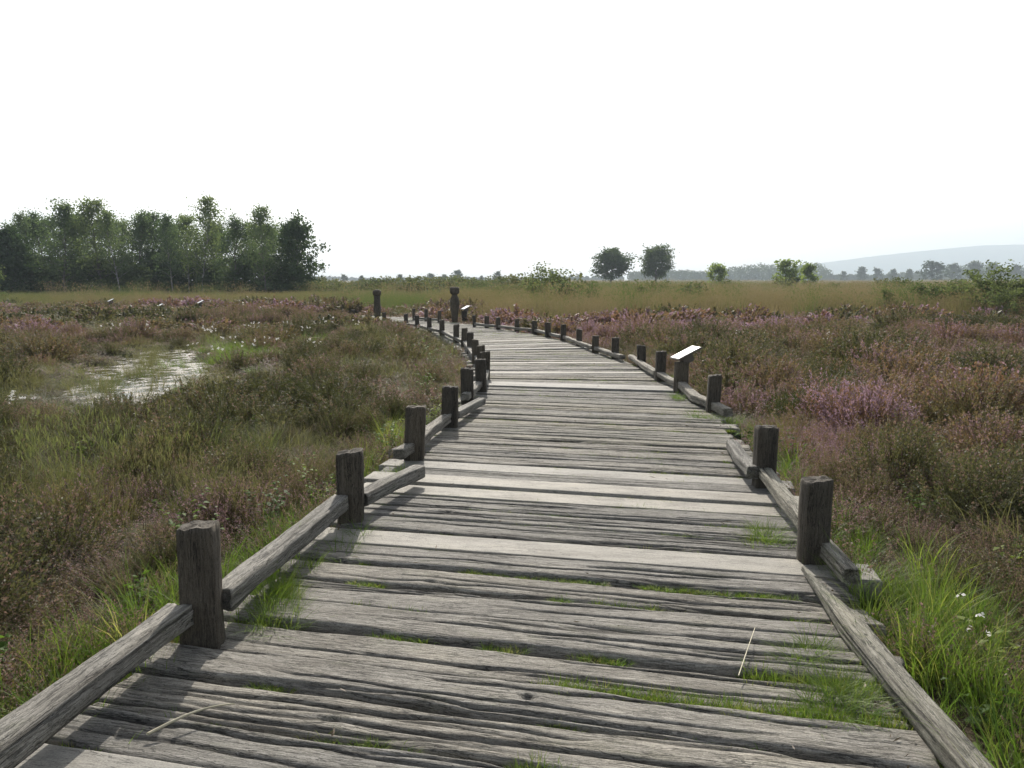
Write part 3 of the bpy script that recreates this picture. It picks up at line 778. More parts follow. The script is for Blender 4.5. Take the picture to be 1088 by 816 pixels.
# ------------------------------------------------------------------ scattered ground cover (geometry nodes on point meshes)
def proto_coll(name, meshes):
    c = bpy.data.collections.new(name)
    for k, me in enumerate(meshes):
        c.objects.link(bpy.data.objects.new(f'{name}_{k:02d}', me))
    return c
def scatter(name, pts, rot, scl, pick, tint, coll, label, shade_tag=None):
    me = bpy.data.meshes.new(name)
    me.vertices.add(len(pts)); me.vertices.foreach_set('co', np.asarray(pts, np.float32).ravel())
    for an, ty, dat, key in (('rot', 'FLOAT_VECTOR', rot, 'vector'), ('scl', 'FLOAT_VECTOR', scl, 'vector'), ('tint', 'FLOAT', tint, 'value'), ('pick', 'INT', pick, 'value')):
        a = me.attributes.new(an, ty, 'POINT')
        a.data.foreach_set(key, np.asarray(dat, np.int32 if ty == 'INT' else np.float32).ravel())
    o = link(name, me)
    ng = bpy.data.node_groups.new(name + '_nodes', 'GeometryNodeTree')
    ng.interface.new_socket('Geometry', in_out='INPUT', socket_type='NodeSocketGeometry')
    ng.interface.new_socket('Geometry', in_out='OUTPUT', socket_type='NodeSocketGeometry')
    N = ng.nodes.new
    gi, go = N('NodeGroupInput'), N('NodeGroupOutput')
    ci = N('GeometryNodeCollectionInfo'); ci.inputs['Collection'].default_value = coll
    ci.inputs['Separate Children'].default_value = True; ci.inputs['Reset Children'].default_value = True
    ip = N('GeometryNodeInstanceOnPoints'); ip.inputs['Pick Instance'].default_value = True
    def na(nm, dt):
        n = N('GeometryNodeInputNamedAttribute'); n.data_type = dt; n.inputs['Name'].default_value = nm
        return n.outputs['Attribute']
    L = ng.links.new
    L(gi.outputs[0], ip.inputs['Points']); L(ci.outputs[0], ip.inputs['Instance'])
    L(na('pick', 'INT'), ip.inputs['Instance Index'])
    e2r = N('FunctionNodeEulerToRotation'); L(na('rot', 'FLOAT_VECTOR'), e2r.inputs[0]); L(e2r.outputs[0], ip.inputs['Rotation'])
    L(na('scl', 'FLOAT_VECTOR'), ip.inputs['Scale'])
    L(ip.outputs[0], go.inputs[0])
    mod = o.modifiers.new('scatter', 'NODES'); mod.node_group = ng
    tag(o, label, None, None, 'stuff')
    return o

def jitter_grid(x0, x1, y0, y1, sp):
    xs = np.arange(x0, x1, sp); ys = np.arange(y0, y1, sp)
    X, Y = np.meshgrid(xs, ys)
    return X.ravel() + rng.uniform(-.5, .5, X.size) * sp, Y.ravel() + rng.uniform(-.5, .5, X.size) * sp

bands = [(.3, 8.5, .19, 0), (8.5, 22, .31, 1), (22, 52, .55, 2)]
heather_p = [[], [], []]; bush_p = [[], [], []]; grass_p = []; sedge_p = []; cotton_p = []; moor_p = []; herb_p = []
def rec(lst, x, y, z, rz, s, sz, pick, tint):
    lst.append((x, y, z, rz, s, s, sz, pick, tint))
for y0, y1, sp, lod in bands:
    xm = .80 * y1 + 3.5
    X, Y = jitter_grid(-xm, xm, y0, y1, sp)
    keep = np.abs(X) < .80 * np.maximum(Y, 0) + 3.5
    if lod == 2:                                    # beyond ~30 m the right-hand side turns into tall moor grass
        edge = np.where(X > -1, 29 + 5 * (fbm(X * .08, Y * 0, 77, 2) - .5), 46 + 6 * (fbm(X * .08, Y * 0, 78, 2) - .5))
        edge = np.where((X <= -1) & (X > -9), 38, edge)
        keep &= Y < edge
    X, Y = X[keep], Y[keep]
    D, S = deck_dist(X, Y); Z = ground_z(X, Y); PD = pond(X, Y)
    n_mix = fbm(X * .55, Y * .55, 31, 3); n_gap = fbm(X * 1.15, Y * 1.15, 33, 3); n_hum = fbm(X * .6, Y * .6, 35, 3); n_tint = fbm(X * .30, Y * .30, 37, 3); n_fine = fbm(X * 1.3, Y * 1.3, 39, 2)
    U = rng.random(len(X)); U2 = rng.random(len(X)); U3 = rng.random(len(X)); RZ = rng.uniform(0, 6.28, len(X))
    for i in range(len(X)):
        x, y, d, sd = X[i], Y[i], D[i], S[i]
        if d < .06: continue
        if PD[i] > .02:
            if PD[i] < .2 and U[i] < .10 * (sp / .26) or n_fine[i] > .58 and U[i] < .4 or U[i] < .02: rec(sedge_p, x, y, max(Z[i], WATER_Z - .05), RZ[i], .8 + .5 * U2[i], .9 + .5 * U3[i], int(U2[i] * 3), .2 + .3 * U3[i])
            continue
        right = sd > 0
        strip = (.75 if y < 4.2 else .5 if y < 8 else .28) if right else (.42 if y < 8 else .25)
        strip *= .6 + .8 * n_fine[i]
        if right and y < 4.0: strip = max(strip, 1.15 - .14 * y)
        if d < strip:
            if U[i] < (.66 if lod == 0 else .5): rec(grass_p, x, y, Z[i], RZ[i], .75 + .6 * U2[i], .6 + .75 * U3[i] if d > .2 else .45 + .4 * U3[i], int(U2[i] * 4), float(np.clip(.15 + .62 * U3[i] + .7 * (n_fine[i] - .5), 0, 1)))
            elif U[i] < .72 and lod == 0: rec(herb_p, x, y, Z[i], RZ[i], .7 + .6 * U2[i], .7 + .6 * U2[i], int(U3[i] * 3), U3[i])
            elif U[i] > .84: rec(heather_p[lod], x, y, Z[i], RZ[i], .8 * (.8 + .5 * U2[i]), .75, int(U3[i] * 5), n_tint[i])
            continue
        gap = .37 if right else .42
        if n_gap[i] < gap and lod < 2 and U[i] < .75:
            if U2[i] < .35: rec(sedge_p, x, y, Z[i], RZ[i], .6 + .4 * U3[i], .4 + .3 * U3[i], int(U2[i] * 8) % 3, .1 + .5 * U3[i])
            continue
        gr = (n_mix[i] < (.36 if right else .44))
        base_s = {0: .62, 1: .95, 2: 1.45}[lod]
        if gr and U[i] < (.45 if right else .5):
            rec(sedge_p, x, y, Z[i], RZ[i], base_s * (1.0 + .5 * U2[i]), (.55 + .6 * n_hum[i]) * (.8 + .4 * U3[i]) * (.55 if PD[i] > -.5 else 1), int(U2[i] * 3), .05 + .55 * U3[i])
            continue
        if U3[i] < .06 and lod == 0: rec(herb_p, x, y, Z[i], RZ[i], .9, 1.1, int(U2[i] * 3), U2[i])
        hh = (.34 + .5 * sstep(.34, .66, n_hum[i])) * (1.0 if right else .95)
        if PD[i] > -.5: hh *= .42
        t = .42 + (n_tint[i] - .5) * 1.6 + (.22 if right else .04) + .22 * (U2[i] - .5)
        pinkish = .12 if right else (.26 if y < 5.2 else .04)
        if not right and y < 5.2: t += .2
        pk = int(np.clip((n_fine[i] * .9 + .55 * (U[i] - .5) + (pinkish - .12)) * 6, 0, 5))
        rec(heather_p[lod], x, y, Z[i] - .01, RZ[i], base_s * (.9 + .5 * U2[i]), hh * (.8 + .4 * U3[i]), pk, t)

# rounded heather bushes and tussocks standing over the low cover
tus_p = [[], [], []]
for y0, y1, sp, lod in [(.5, 8.5, .54, 0), (8.5, 22, .76, 1), (22, 50, 1.05, 2)]:
    xm = .80 * y1 + 3.5
    X, Y = jitter_grid(-xm, xm, y0, y1, sp)
    keep = np.abs(X) < .80 * Y + 3.5
    if lod == 2: keep &= Y < np.where(X > -1, 29 + 5 * (fbm(X * .08, Y * 0, 77, 2) - .5), np.where(X > -9, 37.5, 46))
    X, Y = X[keep], Y[keep]
    D, S = deck_dist(X, Y); Z = ground_z(X, Y); PD = pond(X, Y)
    nd = fbm(X * .45, Y * .45, 51, 2); nm = fbm(X * .5, Y * .5, 31, 2); nt_ = fbm(X * .28, Y * .28, 37, 2)
    for i in range(len(X)):
        right = S[i] > 0
        if D[i] < (.85 if right and Y[i] < 4.2 else .62 if Y[i] < 9 else .5) or PD[i] > -.12 or (X[i] < -4.4 and 7.6 < Y[i] < 11.5 and X[i] < -.42 * Y[i] and rng.random() < .8): continue
        if rng.random() > (.92 if right else .80 if Y[i] > 5.4 else 1.25) * sstep(.22, .46, nd[i]) + .08: continue
        sz = rng.uniform(.62, 1.3) * (1.28 if right else 1.08) * (.85 + .5 * (nd[i] - .4)) * {0: 1.0, 1: 1.32, 2: 1.65}[lod]
        if D[i] < 1.0: sz *= .7
        if PD[i] > -.6: sz *= .7
        t = .40 + (nt_[i] - .5) * 1.5 + (.20 if right else -.03) + rng.normal() * .18
        if (not right and rng.random() < (.12 if Y[i] < 5 else .42 if nm[i] < .5 else .20)) or (right and rng.random() < .08):
            rec(tus_p[lod], X[i], Y[i], Z[i], rng.uniform(0, 6.28), sz * 1.1, sz * rng.uniform(.7, 1.0) / (1 if lod < 2 else 1.4), int(rng.integers(0, 3)), rng.uniform(.0, .55)); continue
        fl = np.clip((t - .1) * 5.2 - (1.0 if lod == 2 else 0) + rng.normal() * .9 - (.05 if right else .55) + (1.9 if not right and Y[i] < 5.2 else 0), 0, 5)
        rec(bush_p[lod], X[i], Y[i], Z[i] - .02, rng.uniform(0, 6.28), sz, sz * rng.uniform(.72, 1.15) / (1, 1.08, 1.45)[lod], int(fl), t)
for _ in range(75):                             # the heather that hides the far bend
    y = rng.uniform(24.5, 29); x = rng.uniform(-11.5, -4.2) if y < 26.5 else rng.uniform(-12, -7.2)
    if deck_dist(np.array([x]), np.array([y]))[0][0] < .55: continue
    z_ = rng.uniform(1.1, 1.5)
    rec(bush_p[1], x, y, float(ground_z(x, y)), rng.uniform(0, 6.28), z_, z_ * rng.uniform(.85, 1.15), int(rng.integers(0, 4)), rng.uniform(.2, .7))
# tall moor grass beyond the heather
for y0, y1, sp, wsc in [(26, 60, .55, .8), (60, 130, 1.5, 1.9), (130, 330, 4.2, 4.5), (330, 800, 14, 13)]:
    xm = .78 * y1 + 6
    X, Y = jitter_grid(-xm, xm, y0, y1, sp)
    edge = np.where(X > -1, 29 + 5 * (fbm(X * .08, Y * 0, 77, 2) - .5), 45)
    edge = np.where((X <= -1) & (X > -9), 38, edge)
    D, _ = deck_dist(X, Y)
    k = (np.abs(X) < .78 * Y + 6) & (Y > edge) & (D > .3)
    X, Y = X[k], Y[k]; Z = ground_z(X, Y)
    nt = fbm(X * .035, Y * .018, 41, 3); nh = fbm(X * .25, Y * .25, 43, 3)
    left = X < -4
    U = rng.random(len(X)); U2 = rng.random(len(X))
    for i in range(len(X)):
        tt = np.clip(.60 + (nt[i] - .5) * 2.6 + .55 * (U[i] - .5) - (.62 if left[i] and Y[i] < 110 else 0), 0, 1)
        h = (.75 + .55 * nh[i]) * (.75 + .4 * U2[i]) * (.62 if left[i] else .85 if Y[i] < 60 else 1.0)
        moor_p.append((X[i], Y[i], Z[i], U[i] * 6.28, wsc, wsc, h, int(U2[i] * 3), tt))
for _ in range(900):                            # taller tufts that break up the even sward
    y = 30 + 110 * rng.random() ** 1.6; x = rng.uniform(-.75 * y, .75 * y)
    if x < -1 and y < 48: continue
    f = 1 + y / 45
    moor_p.append((x, y, float(ground_z(x, y)), rng.uniform(0, 6.28), .55 * f, .55 * f, rng.uniform(1.0, 1.5), int(rng.integers(0, 3)), float(rng.choice([.0, .1, .5, .95, 1.0]))))
# cotton grass in the wet green hollows
def cot(cx, cy, rx, ry, n, h=1.0):
    for _ in range(n):
        x, y = cx + rng.normal() * rx, cy + rng.normal() * ry
        rec(cotton_p, x, y, float(ground_z(x, y)), rng.uniform(0, 6.28), 1.0, h * rng.uniform(.8, 1.15), int(rng.integers(0, 3)), rng.uniform(.1, .5))
cot(-6.3, 20.0, 1.2, 1.2, 12); cot(-5.0, 16.5, .8, 1.3, 6); cot(-6.2, 9.0, .35, .4, 2, .8); cot(-5.5, 8.8, .5, .3, 2, .7); cot(7.5, 17.5, 1.2, .8, 7); cot(-9.5, 20.5, 1.2, 1.0, 4)
# dense green patch round the cotton grass
for _ in range(240):
    x, y = -5.6 + rng.normal() * .9, 17.0 + rng.normal() * 2.2
    rec(grass_p, x, y, float(ground_z(x, y)), rng.uniform(0, 6.28), 1.3, rng.uniform(.8, 1.2), int(rng.integers(0, 4)), rng.uniform(.2, .6))

# grass and moss growing in the gaps between the boards
gap_p = []
def gap_strip(p, q, n, lo, hi, spread=.02):
    for _ in range(n):
        t = rng.random(); x = p[0] + (q[0] - p[0]) * t; y = p[1] + (q[1] - p[1]) * t
        x += rng.normal() * spread; y += rng.normal() * spread
        rec(gap_p, x, y, -.02, rng.uniform(0, 6.28), rng.uniform(.7, 1.3), rng.uniform(lo, hi), int(rng.integers(0, 3)), rng.uniform(.1, .85))
def on_gap(y_c, f0, f1, n, lo=.5, hi=1.0, spread=.014):
    k = min(range(len(deck_ends)), key=lambda j: abs(deck_ends[j][1] - y_c))
    L_, R_ = station(deck_ends[k][0])
    gap_strip(L_ + (R_ - L_) * f0, L_ + (R_ - L_) * f1, n, lo, hi, spread)
on_gap(2.50, .56, .98, 330, .7, 1.7, .026); on_gap(2.50, .86, .99, 60, 1.4, 2.4, .03); on_gap(2.76, .82, .99, 140, .9, 2.1, .028); on_gap(2.76, .30, .36, 14); on_gap(2.76, .44, .52, 12)
on_gap(2.76, .60, .64, 14, .6, 1.0); on_gap(3.34, .66, .88, 70, .4, .8); on_gap(3.34, .42, .60, 40, .3, .5); on_gap(3.6, .12, .30, 22, .3, .6)
on_gap(3.9, .72, .80, 24, .5, .9); on_gap(4.3, .3, .95, 60, .3, .7); on_gap(4.55, .8, .92, 40, .5, 1.1); on_gap(2.02, .55, .62, 24, .9, 1.7); on_gap(2.2, .70, .82, 20, .4, .8); on_gap(1.8, .6, .7, 14, .5, 1.0)
for q in range(40):
    f0 = rng.random() * .9
    on_gap(rng.uniform(1.8, 4.6), f0, f0 + rng.uniform(.01, .10), int(rng.integers(5, 18)), .3, .9)
for j, (sj, yj) in enumerate(deck_ends):
    if yj < 4.4: continue
    L_, R_ = station(sj)
    for _ in range(int(rng.integers(2, 7))):
        f0 = rng.random(); f1 = min(1, f0 + rng.uniform(.03, .22))
        gap_strip(L_ + (R_ - L_) * f0, L_ + (R_ - L_) * f1, int(rng.integers(8, 26)), .3, 1.0, .024)
    if rng.random() < .6: gap_strip(L_ + (R_ - L_) * .9, R_, 10, .4, 1.2, .03)
    if rng.random() < .4: gap_strip(L_, L_ + (R_ - L_) * .07, 8, .4, 1.2, .03)
# lush grass right under the left rails and beside the right posts
def lush(x, y, n, sx, sy, lo, hi):
    for _ in range(n):
        px, py = x + rng.normal() * sx, y + rng.normal() * sy
        rec(grass_p, px, py, float(ground_z(px, py)), rng.uniform(0, 6.28), rng.uniform(.7, 1.2), rng.uniform(lo, hi), int(rng.integers(0, 4)), rng.uniform(.15, .5))
lush(-1.24, 3.45, 26, .05, .16, .6, 1.0); lush(-1.72, 2.85, 26, .16, .3, .9, 1.3); lush(-1.55, 3.6, 24, .14, .3, .9, 1.3); lush(-1.35, 4.4, 16, .1, .2, .8, 1.2); lush(1.92, 3.3, 22, .2, .35, .9, 1.4); lush(1.72, 2.6, 22, .15, .4, .8, 1.2); lush(1.95, 1.9, 22, .25, .4, .9, 1.4); lush(1.9, 4.5, 16, .16, .4, .6, 1.0); lush(1.92, 3.75, 14, .12, .14, .6, .95)
def lush_on(x, y, n, sx, sy, lo, hi, z=-.03):
    for _ in range(n):
        rec(grass_p, x + rng.normal() * sx, y + rng.normal() * sy, z, rng.uniform(0, 6.28), rng.uniform(.5, .9), rng.uniform(lo, hi), int(rng.integers(0, 4)), rng.uniform(.15, .6))
lush_on(-1.10, 3.36, 26, .045, .15, .35, .62); lush_on(-.93, 4.1, 5, .03, .1, .25, .4); lush_on(1.50, 4.28, 14, .06, .10, .25, .5); lush_on(1.26, 2.60, 13, .07, .035, .25, .48); lush_on(1.10, 2.47, 8, .12, .03, .2, .36); lush_on(1.22, 2.86, 14, .10, .04, .22, .42); lush_on(-.9, 5.75, 6, .04, .06, .3, .5); lush_on(2.15, 8.2, 8, .08, .1, .25, .45); lush_on(2.1, 9.6, 9, .06, .1, .3, .5)
lush(1.55, 4.35, 10, .05, .14, .4, .7); lush(2.42, 8.3, 10, .08, .12, .5, .8); lush(-.55, 7.0, 8, .05, .15, .4, .6); lush(2.2, 9.7, 8, .06, .12, .4, .7)

near_h = [heather(100 + k, 62, 40, .0085, .36, .30, f) for k, f in enumerate((.15, .30, .45, .65, .85, .95))]
mid_h = [heather(120 + k, 36, 44, .012, .36, .32, f, .006) for k, f in enumerate((.15, .30, .45, .60, .8, .95))]
near_b = [heather(160 + k, 190, 44, .0095, .42, .40, f, dome=True) for k, f in enumerate((.08, .2, .35, .5, .7, .9))]
mid_b = [heather(170 + k, 120, 58, .0115, .42, .42, f, .006, True) for k, f in enumerate((.08, .2, .35, .5, .7, .85))]
far_b = [heather(180 + k, 60, 18, .036, .42, .46, f, .012, True) for k, f in enumerate((.08, .18, .3, .42, .55, .65))]
far_h = [heather(140 + k, 22, 16, .036, .36, .36, f, .012) for k, f in enumerate((.10, .20, .30, .40, .5, .6))]
grass_m = [grass(200, 60, .09, .12, .34, .0042, M['g_fresh'], .6, 1.1), grass(201, 70, .11, .10, .28, .004, M['g_fresh'], .8, 1.0), grass(202, 46, .07, .18, .42, .005, M['g_fresh'], .5, 1.2), grass(203, 52, .10, .10, .30, .0035, M['g_fresh'], .9, .7)]
sedge_m = [grass(210, 80, .14, .16, .38, .0045, M['g_dry'], .7, .8), grass(211, 70, .17, .14, .34, .005, M['g_dry'], .9, .9, extra='seed'), grass(212, 90, .12, .2, .42, .004, M['g_dry'], .5, .9)]
moor_m = [grass(220 + k, 90, .75, .35, .75, .020, M['g_moor'], .5, .5, 3, extra='seed') for k in range(3)]
cot_m = [grass(230 + k, 40, .12, .18, .34, .004, M['g_fresh'], .5, .7, extra='cotton') for k in range(3)]
gap_m = [grass(240 + k, 26, .025, .022, .06, .003, M['g_fresh'], 1.0, .9, 3) for k in range(3)]
def herb_mesh(seed):
    S_, L_ = leafy(seed, 7, .22, .045, 9, .16, (M['h_stem'], M['herb_i']))
    A = Acc()
    for me, mi in ((S_, 1), (L_, 0)):
        co = np.empty(len(me.vertices) * 3, np.float32); me.vertices.foreach_get('co', co)
        fi = np.empty(len(me.loops), np.int32); me.loops.foreach_get('vertex_index', fi)
        A.add(co.reshape(-1, 3), fi.reshape(-1, 4), mi)
    return A.mesh('herb', [M['herb_i'], M['h_stem']])
herb_m = [herb_mesh(250 + k) for k in range(3)]
def put(name, lst, meshes, label, lean=.12):
    A = np.array(lst); n = len(A)
    rot = np.stack([rng.normal(0, lean, n), rng.normal(0, lean, n), A[:, 3]], -1)
    return scatter(name, A[:, :3], rot, A[:, 4:7], np.minimum(A[:, 7].astype(int), len(meshes) - 1), A[:, 8], proto_coll(name + '_kinds', meshes), label)
put('heather_cover_near', heather_p[0], near_h, 'rusty and pink heather ground cover beside the near boardwalk')
put('heather_cover_middle', heather_p[1], mid_h, 'mauve and brown heather ground cover in the middle distance')
put('heather_cover_far', heather_p[2], far_h, 'purple brown heather ground cover far out on the heath')
put('heather_bushes_near', bush_p[0], near_b, 'rounded heather hummocks rising from the near cover')
put('heather_bushes_middle', bush_p[1], mid_b, 'rounded heather hummocks in the middle distance')
put('heather_bushes_far', bush_p[2], far_b, 'rounded heather hummocks far out on the heath')
tb = [grass(270 + k, 330, .26, .20, .44, .0042, M['g_dry'], .75, .8) for k in range(3)]
put('sedge_tussocks', tus_p[0] + tus_p[1] + tus_p[2], tb, 'grey green sedge tussocks among the heather hummocks')
put('grass', grass_p, grass_m, 'fresh green grass fringing the boardwalk edges')
put('sedge_grass', sedge_p, sedge_m, 'olive sedge tufts mixed among the heather')
put('moor_grass', moor_p, moor_m, 'tall reddish brown moor grass stretching to the horizon', .06)
put('cotton_grass', cotton_p, cot_m, 'white tufted cotton grass in the wet green hollow')
put('gap_grass', gap_p, gap_m, 'short grass and moss growing in the gaps between boards')
put('herb_undergrowth', herb_p, herb_m, 'small broad-leaved herbs scattered through grass and heather')

# ------------------------------------------------------------------ individual bushes of heather and sedge tussocks
def clump(name, x, y, scale, meshes, label, cat, group, tint):
    """one bush made from several prototype plants merged into one mesh"""
    r = np.random.default_rng(int(abs(x * 100 + y * 10)))
    A = Acc(); n = 7
    for k in range(n):
        me = meshes[int(r.integers(0, len(meshes)))]
        co = np.empty(len(me.vertices) * 3, np.float32); me.vertices.foreach_get('co', co); co = co.reshape(-1, 3)
        fi = np.empty(len(me.loops), np.int32); me.loops.foreach_get('vertex_index', fi)
        mi = np.empty(len(me.polygons), np.int32); me.polygons.foreach_get('material_index', mi)
        a = r.uniform(0, 6.28); ca, sa = math.cos(a), math.sin(a)
        q = (0 if k == 0 else .34) * r.uniform(.7, 1.2); b = k * 1.05 + r.uniform(-.3, .3)
        v = np.stack([co[:, 0] * ca - co[:, 1] * sa + math.cos(b) * q, co[:, 0] * sa + co[:, 1] * ca + math.sin(b) * q, co[:, 2] * (1.25 if k == 0 else r.uniform(.85, 1.1))], -1)
        A.V.append(v * scale); A.F.append(fi.reshape(-1, 4) + A.n); A.m.append(mi); A.n += len(v)
    o = link(name, A.mesh(name, list(meshes[0].materials)), None, (x, y, float(ground_z(x, y)) - .02))
    tag(o, label, cat, group)
def solo(m, nm, stops, **kw):
    return leaf_mat(nm, stops, attr=False, **kw)
S_leaf = solo(0, 'bush_heather_leaf', [(0, (.045, .058, .020)), (.5, (.075, .072, .030)), (1, (.115, .072, .036))], trans=.35)
S_flow = solo(0, 'bush_heather_flower', [(0, (.20, .12, .10)), (.5, (.27, .15, .17)), (1, (.36, .2, .28))], trans=.4, tr_tint=(1.1, 1, 1.05))
S_stem = solo(0, 'bush_heather_stem', [(0, (.05, .035, .025)), (1, (.10, .07, .05))], trans=.05)
S_sedge = solo(0, 'tussock_sedge', [(0, (.085, .105, .045)), (1, (.13, .14, .065))], trans=.42)
def retag(me, mats):
    m2 = me.copy(); m2.materials.clear()
    for q in mats: m2.materials.append(q)
    return m2
bush_h = [retag(m_, [S_leaf, S_flow, S_stem]) for m_ in near_h[:3]]
pink_h = [retag(m_, [S_leaf, S_flow, S_stem]) for m_ in near_h[2:5]]
tus = [retag(m_, [S_sedge]) for m_ in sedge_m]
HG = 'tall heather bushes standing out of the cover'
clump('heather_bush', -3.75, 9.3, 1.35, bush_h, 'big dark heather bush left of centre, between pool and boardwalk', 'heather', HG, .3)
clump('heather_bush', -2.85, 9.7, 1.2, bush_h, 'dark rounded heather bush right beside the biggest one', 'heather', HG, .3)
clump('heather_bush', -6.2, 18.2, 1.1, bush_h, 'small dark heather bush at the back edge of the pool', 'heather', HG, .3)
clump('heather_bush', 5.2, 11.2, 1.5, pink_h, 'broad mauve heather mound on the right beyond the near panel', 'heather', HG, .6)
clump('heather_bush', 6.9, 12.6, 1.6, pink_h, 'brightest purple heather mound far right of the panel', 'heather', HG, .7)
clump('heather_bush', 3.6, 8.6, 1.2, pink_h, 'pink heather bush behind the post before the information panel', 'heather', HG, .6)
clump('heather_bush', 3.7, 5.0, 1.05, bush_h, 'rust brown heather bush near the right edge, above the long grass', 'heather', HG, .5)
TG = 'grey green sedge tussocks'
clump('sedge_tussock', -3.5, 5.9, 1.55, tus, 'large grey green sedge tussock at the left edge, widest of all', 'tussock', TG, .3)
clump('sedge_tussock', -2.75, 6.6, 1.25, tus, 'grey green tussock just behind and beside the widest tussock', 'tussock', TG, .3)
clump('sedge_tussock', -7.1, 12.6, 1.0, tus, 'green tussock standing alone in the middle of the pool', 'tussock', TG, .3)
clump('sedge_tussock', -6.35, 11.6, 1.0, tus, 'green tussock on the near rim of the pool', 'tussock', TG, .3)

# seedlings and herbs that can be told apart
def seedling(x, y, h, leaf, stems, nl, rad, label, seed, cat='seedling', group=None, mat='herb', flower=0):
    t = tag(empty('young_birch' if cat == 'seedling' else 'herb_plant', (x, y, float(ground_z(x, y))), random.uniform(0, 6)), label, cat, group)
    a, b = leafy(seed, stems, h, leaf, nl, rad, (M['twig'], M[mat]))
    link('stem', a, t); link('leaves', b, t)
    if flower:
        r = np.random.default_rng(seed); C = np.repeat(r.normal(0, .06, (flower, 3)) + np.array([0, 0, h * .9]), 5, 0) + r.normal(0, .008, (flower * 5, 3))
        V, F = flakes(C, r.normal(size=(len(C), 3)) * np.array([1, 1, .3]), .02, .014, r)
        link('blossom', make_mesh('blossom', V, F, [M['cotton']]), t)
SG = 'birch seedlings in the heather'
seedling(-1.62, 4.75, .38, .036, 9, 16, .22, 'leafy pale green seedling behind the second pond-side post', 301, group=SG)
seedling(-1.42, 5.35, .40, .034, 8, 16, .2, 'bright leafy seedling between second and third pond-side posts', 302, group=SG)
seedling(-1.9, 4.3, .42, .036, 8, 14, .25, 'seedling with light leaves left of the long grass by the rail', 303, group=SG)
seedling(-1.15, 6.9, .42, .036, 9, 18, .2, 'yellow green seedling just left of the third and fourth pond-side posts', 304, group=SG)
seedling(-.95, 8.4, .42, .036, 9, 18, .2, 'seedling filling the gap left of the fifth pond-side post', 305, group=SG)
seedling(-1.25, 10.5, .5, .04, 10, 18, .25, 'dense green seedling left of the sixth and seventh posts', 306, group=SG)
seedling(-1.3, 13.0, .55, .045, 11, 18, .3, 'tall leafy seedling crowding the posts where the rail bends away', 307, group=SG)
seedling(-1.9, 15.2, .5, .045, 10, 18, .3, 'leafy seedling left of the tenth pond-side post', 308, group=SG)
seedling(-2.75, 3.2, .40, .042, 8, 12, .28, 'dark leafy seedling at the left edge above the near heather', 309, group=SG)
seedling(2.55, 6.6, .42, .036, 6, 14, .18, 'thin seedling with yellow leaves behind the second right post', 310, group=SG)
seedling(3.0, 9.6, .5, .04, 7, 14, .2, 'pale seedling in the heather right of the near information panel', 311, group=SG)
seedling(2.75, 5.1, .3, .032, 5, 10, .15, 'tiny seedling with lime leaf among heather right of the posts', 312, group=SG)
seedling(1.95, 2.95, .26, .045, 6, 8, .16, 'white flowered bramble in the long grass beyond the fallen rail', 320, 'herb', None, 'herb', 4)
seedling(1.30, 2.18, .10, .05, 4, 5, .08, 'low broad-leaved weed sprouting between deck end and fallen rail', 321, 'herb')
# stray stalks on the deck
def stalk(p, q, label, rad=.003, nm='dry_stalk', mat='stalk'):
    V, F = [], []
    a, b = np.array(p), np.array(q); n = 10
    sag = np.array([.01, .01, .02])
    for k in range(n + 1):
        t = k / n; c = a + (b - a) * t + sag * math.sin(t * math.pi)
        for j in range(5):
            an = j * 1.2566; V.append(c + np.array([math.cos(an), 0, math.sin(an)]) * rad * (1 - .5 * t))
    for k in range(n):
        for j in range(5): F.append((k * 5 + j, k * 5 + (j + 1) % 5, k * 5 + 5 + (j + 1) % 5, k * 5 + 5 + j))
    V = np.array(V); o = link(nm, make_mesh(nm, V - a, F, [M[mat]], smooth=True), None, tuple(a)); tag(o, label, 'stalk')
M['stalk'] = simple_mat('bleached_straw', (.46, .42, .30), .7)
stalk((.86, 2.68, .014), (1.05, 3.08, .014), 'pale bleached straw lying across the right side of the deck', .0028)
stalk((-1.20, 2.30, .02), (-.98, 2.48, .02), 'short grey twig on the deck below the first left rail', .006)
M['litter'] = leaf_mat('dead_litter', [(0, (.06, .045, .03)), (.5, (.14, .105, .07)), (1, (.32, .27, .19))], .1, attr=False)
r = np.random.default_rng(77)
n = 900
ls = r.choice(len(deck_ends), n); f = np.where(r.random(n) < .62, 1 - np.abs(r.normal(0, .035, n)), r.random(n))
pts = np.array([(lambda LR, ff: LR[0] + (LR[1] - LR[0]) * ff)(station(deck_ends[a][0] + r.normal(0, .02 if ff < .9 else .08)), ff) for a, ff in zip(ls, f)])
C = np.stack([pts[:, 0], pts[:, 1], np.full(n, .012)], -1); az = r.uniform(0, 6.28, n)
V, F = flakes(C, np.stack([np.cos(az), np.sin(az), r.normal(0, .1, n)], -1), r.uniform(.012, .06, n), r.uniform(.003, .010, n), r)
tag(link('litter', make_mesh('litter', V, F, [M['litter']])), 'dry leaf bits and straw caught on the boards', None, None, 'stuff')
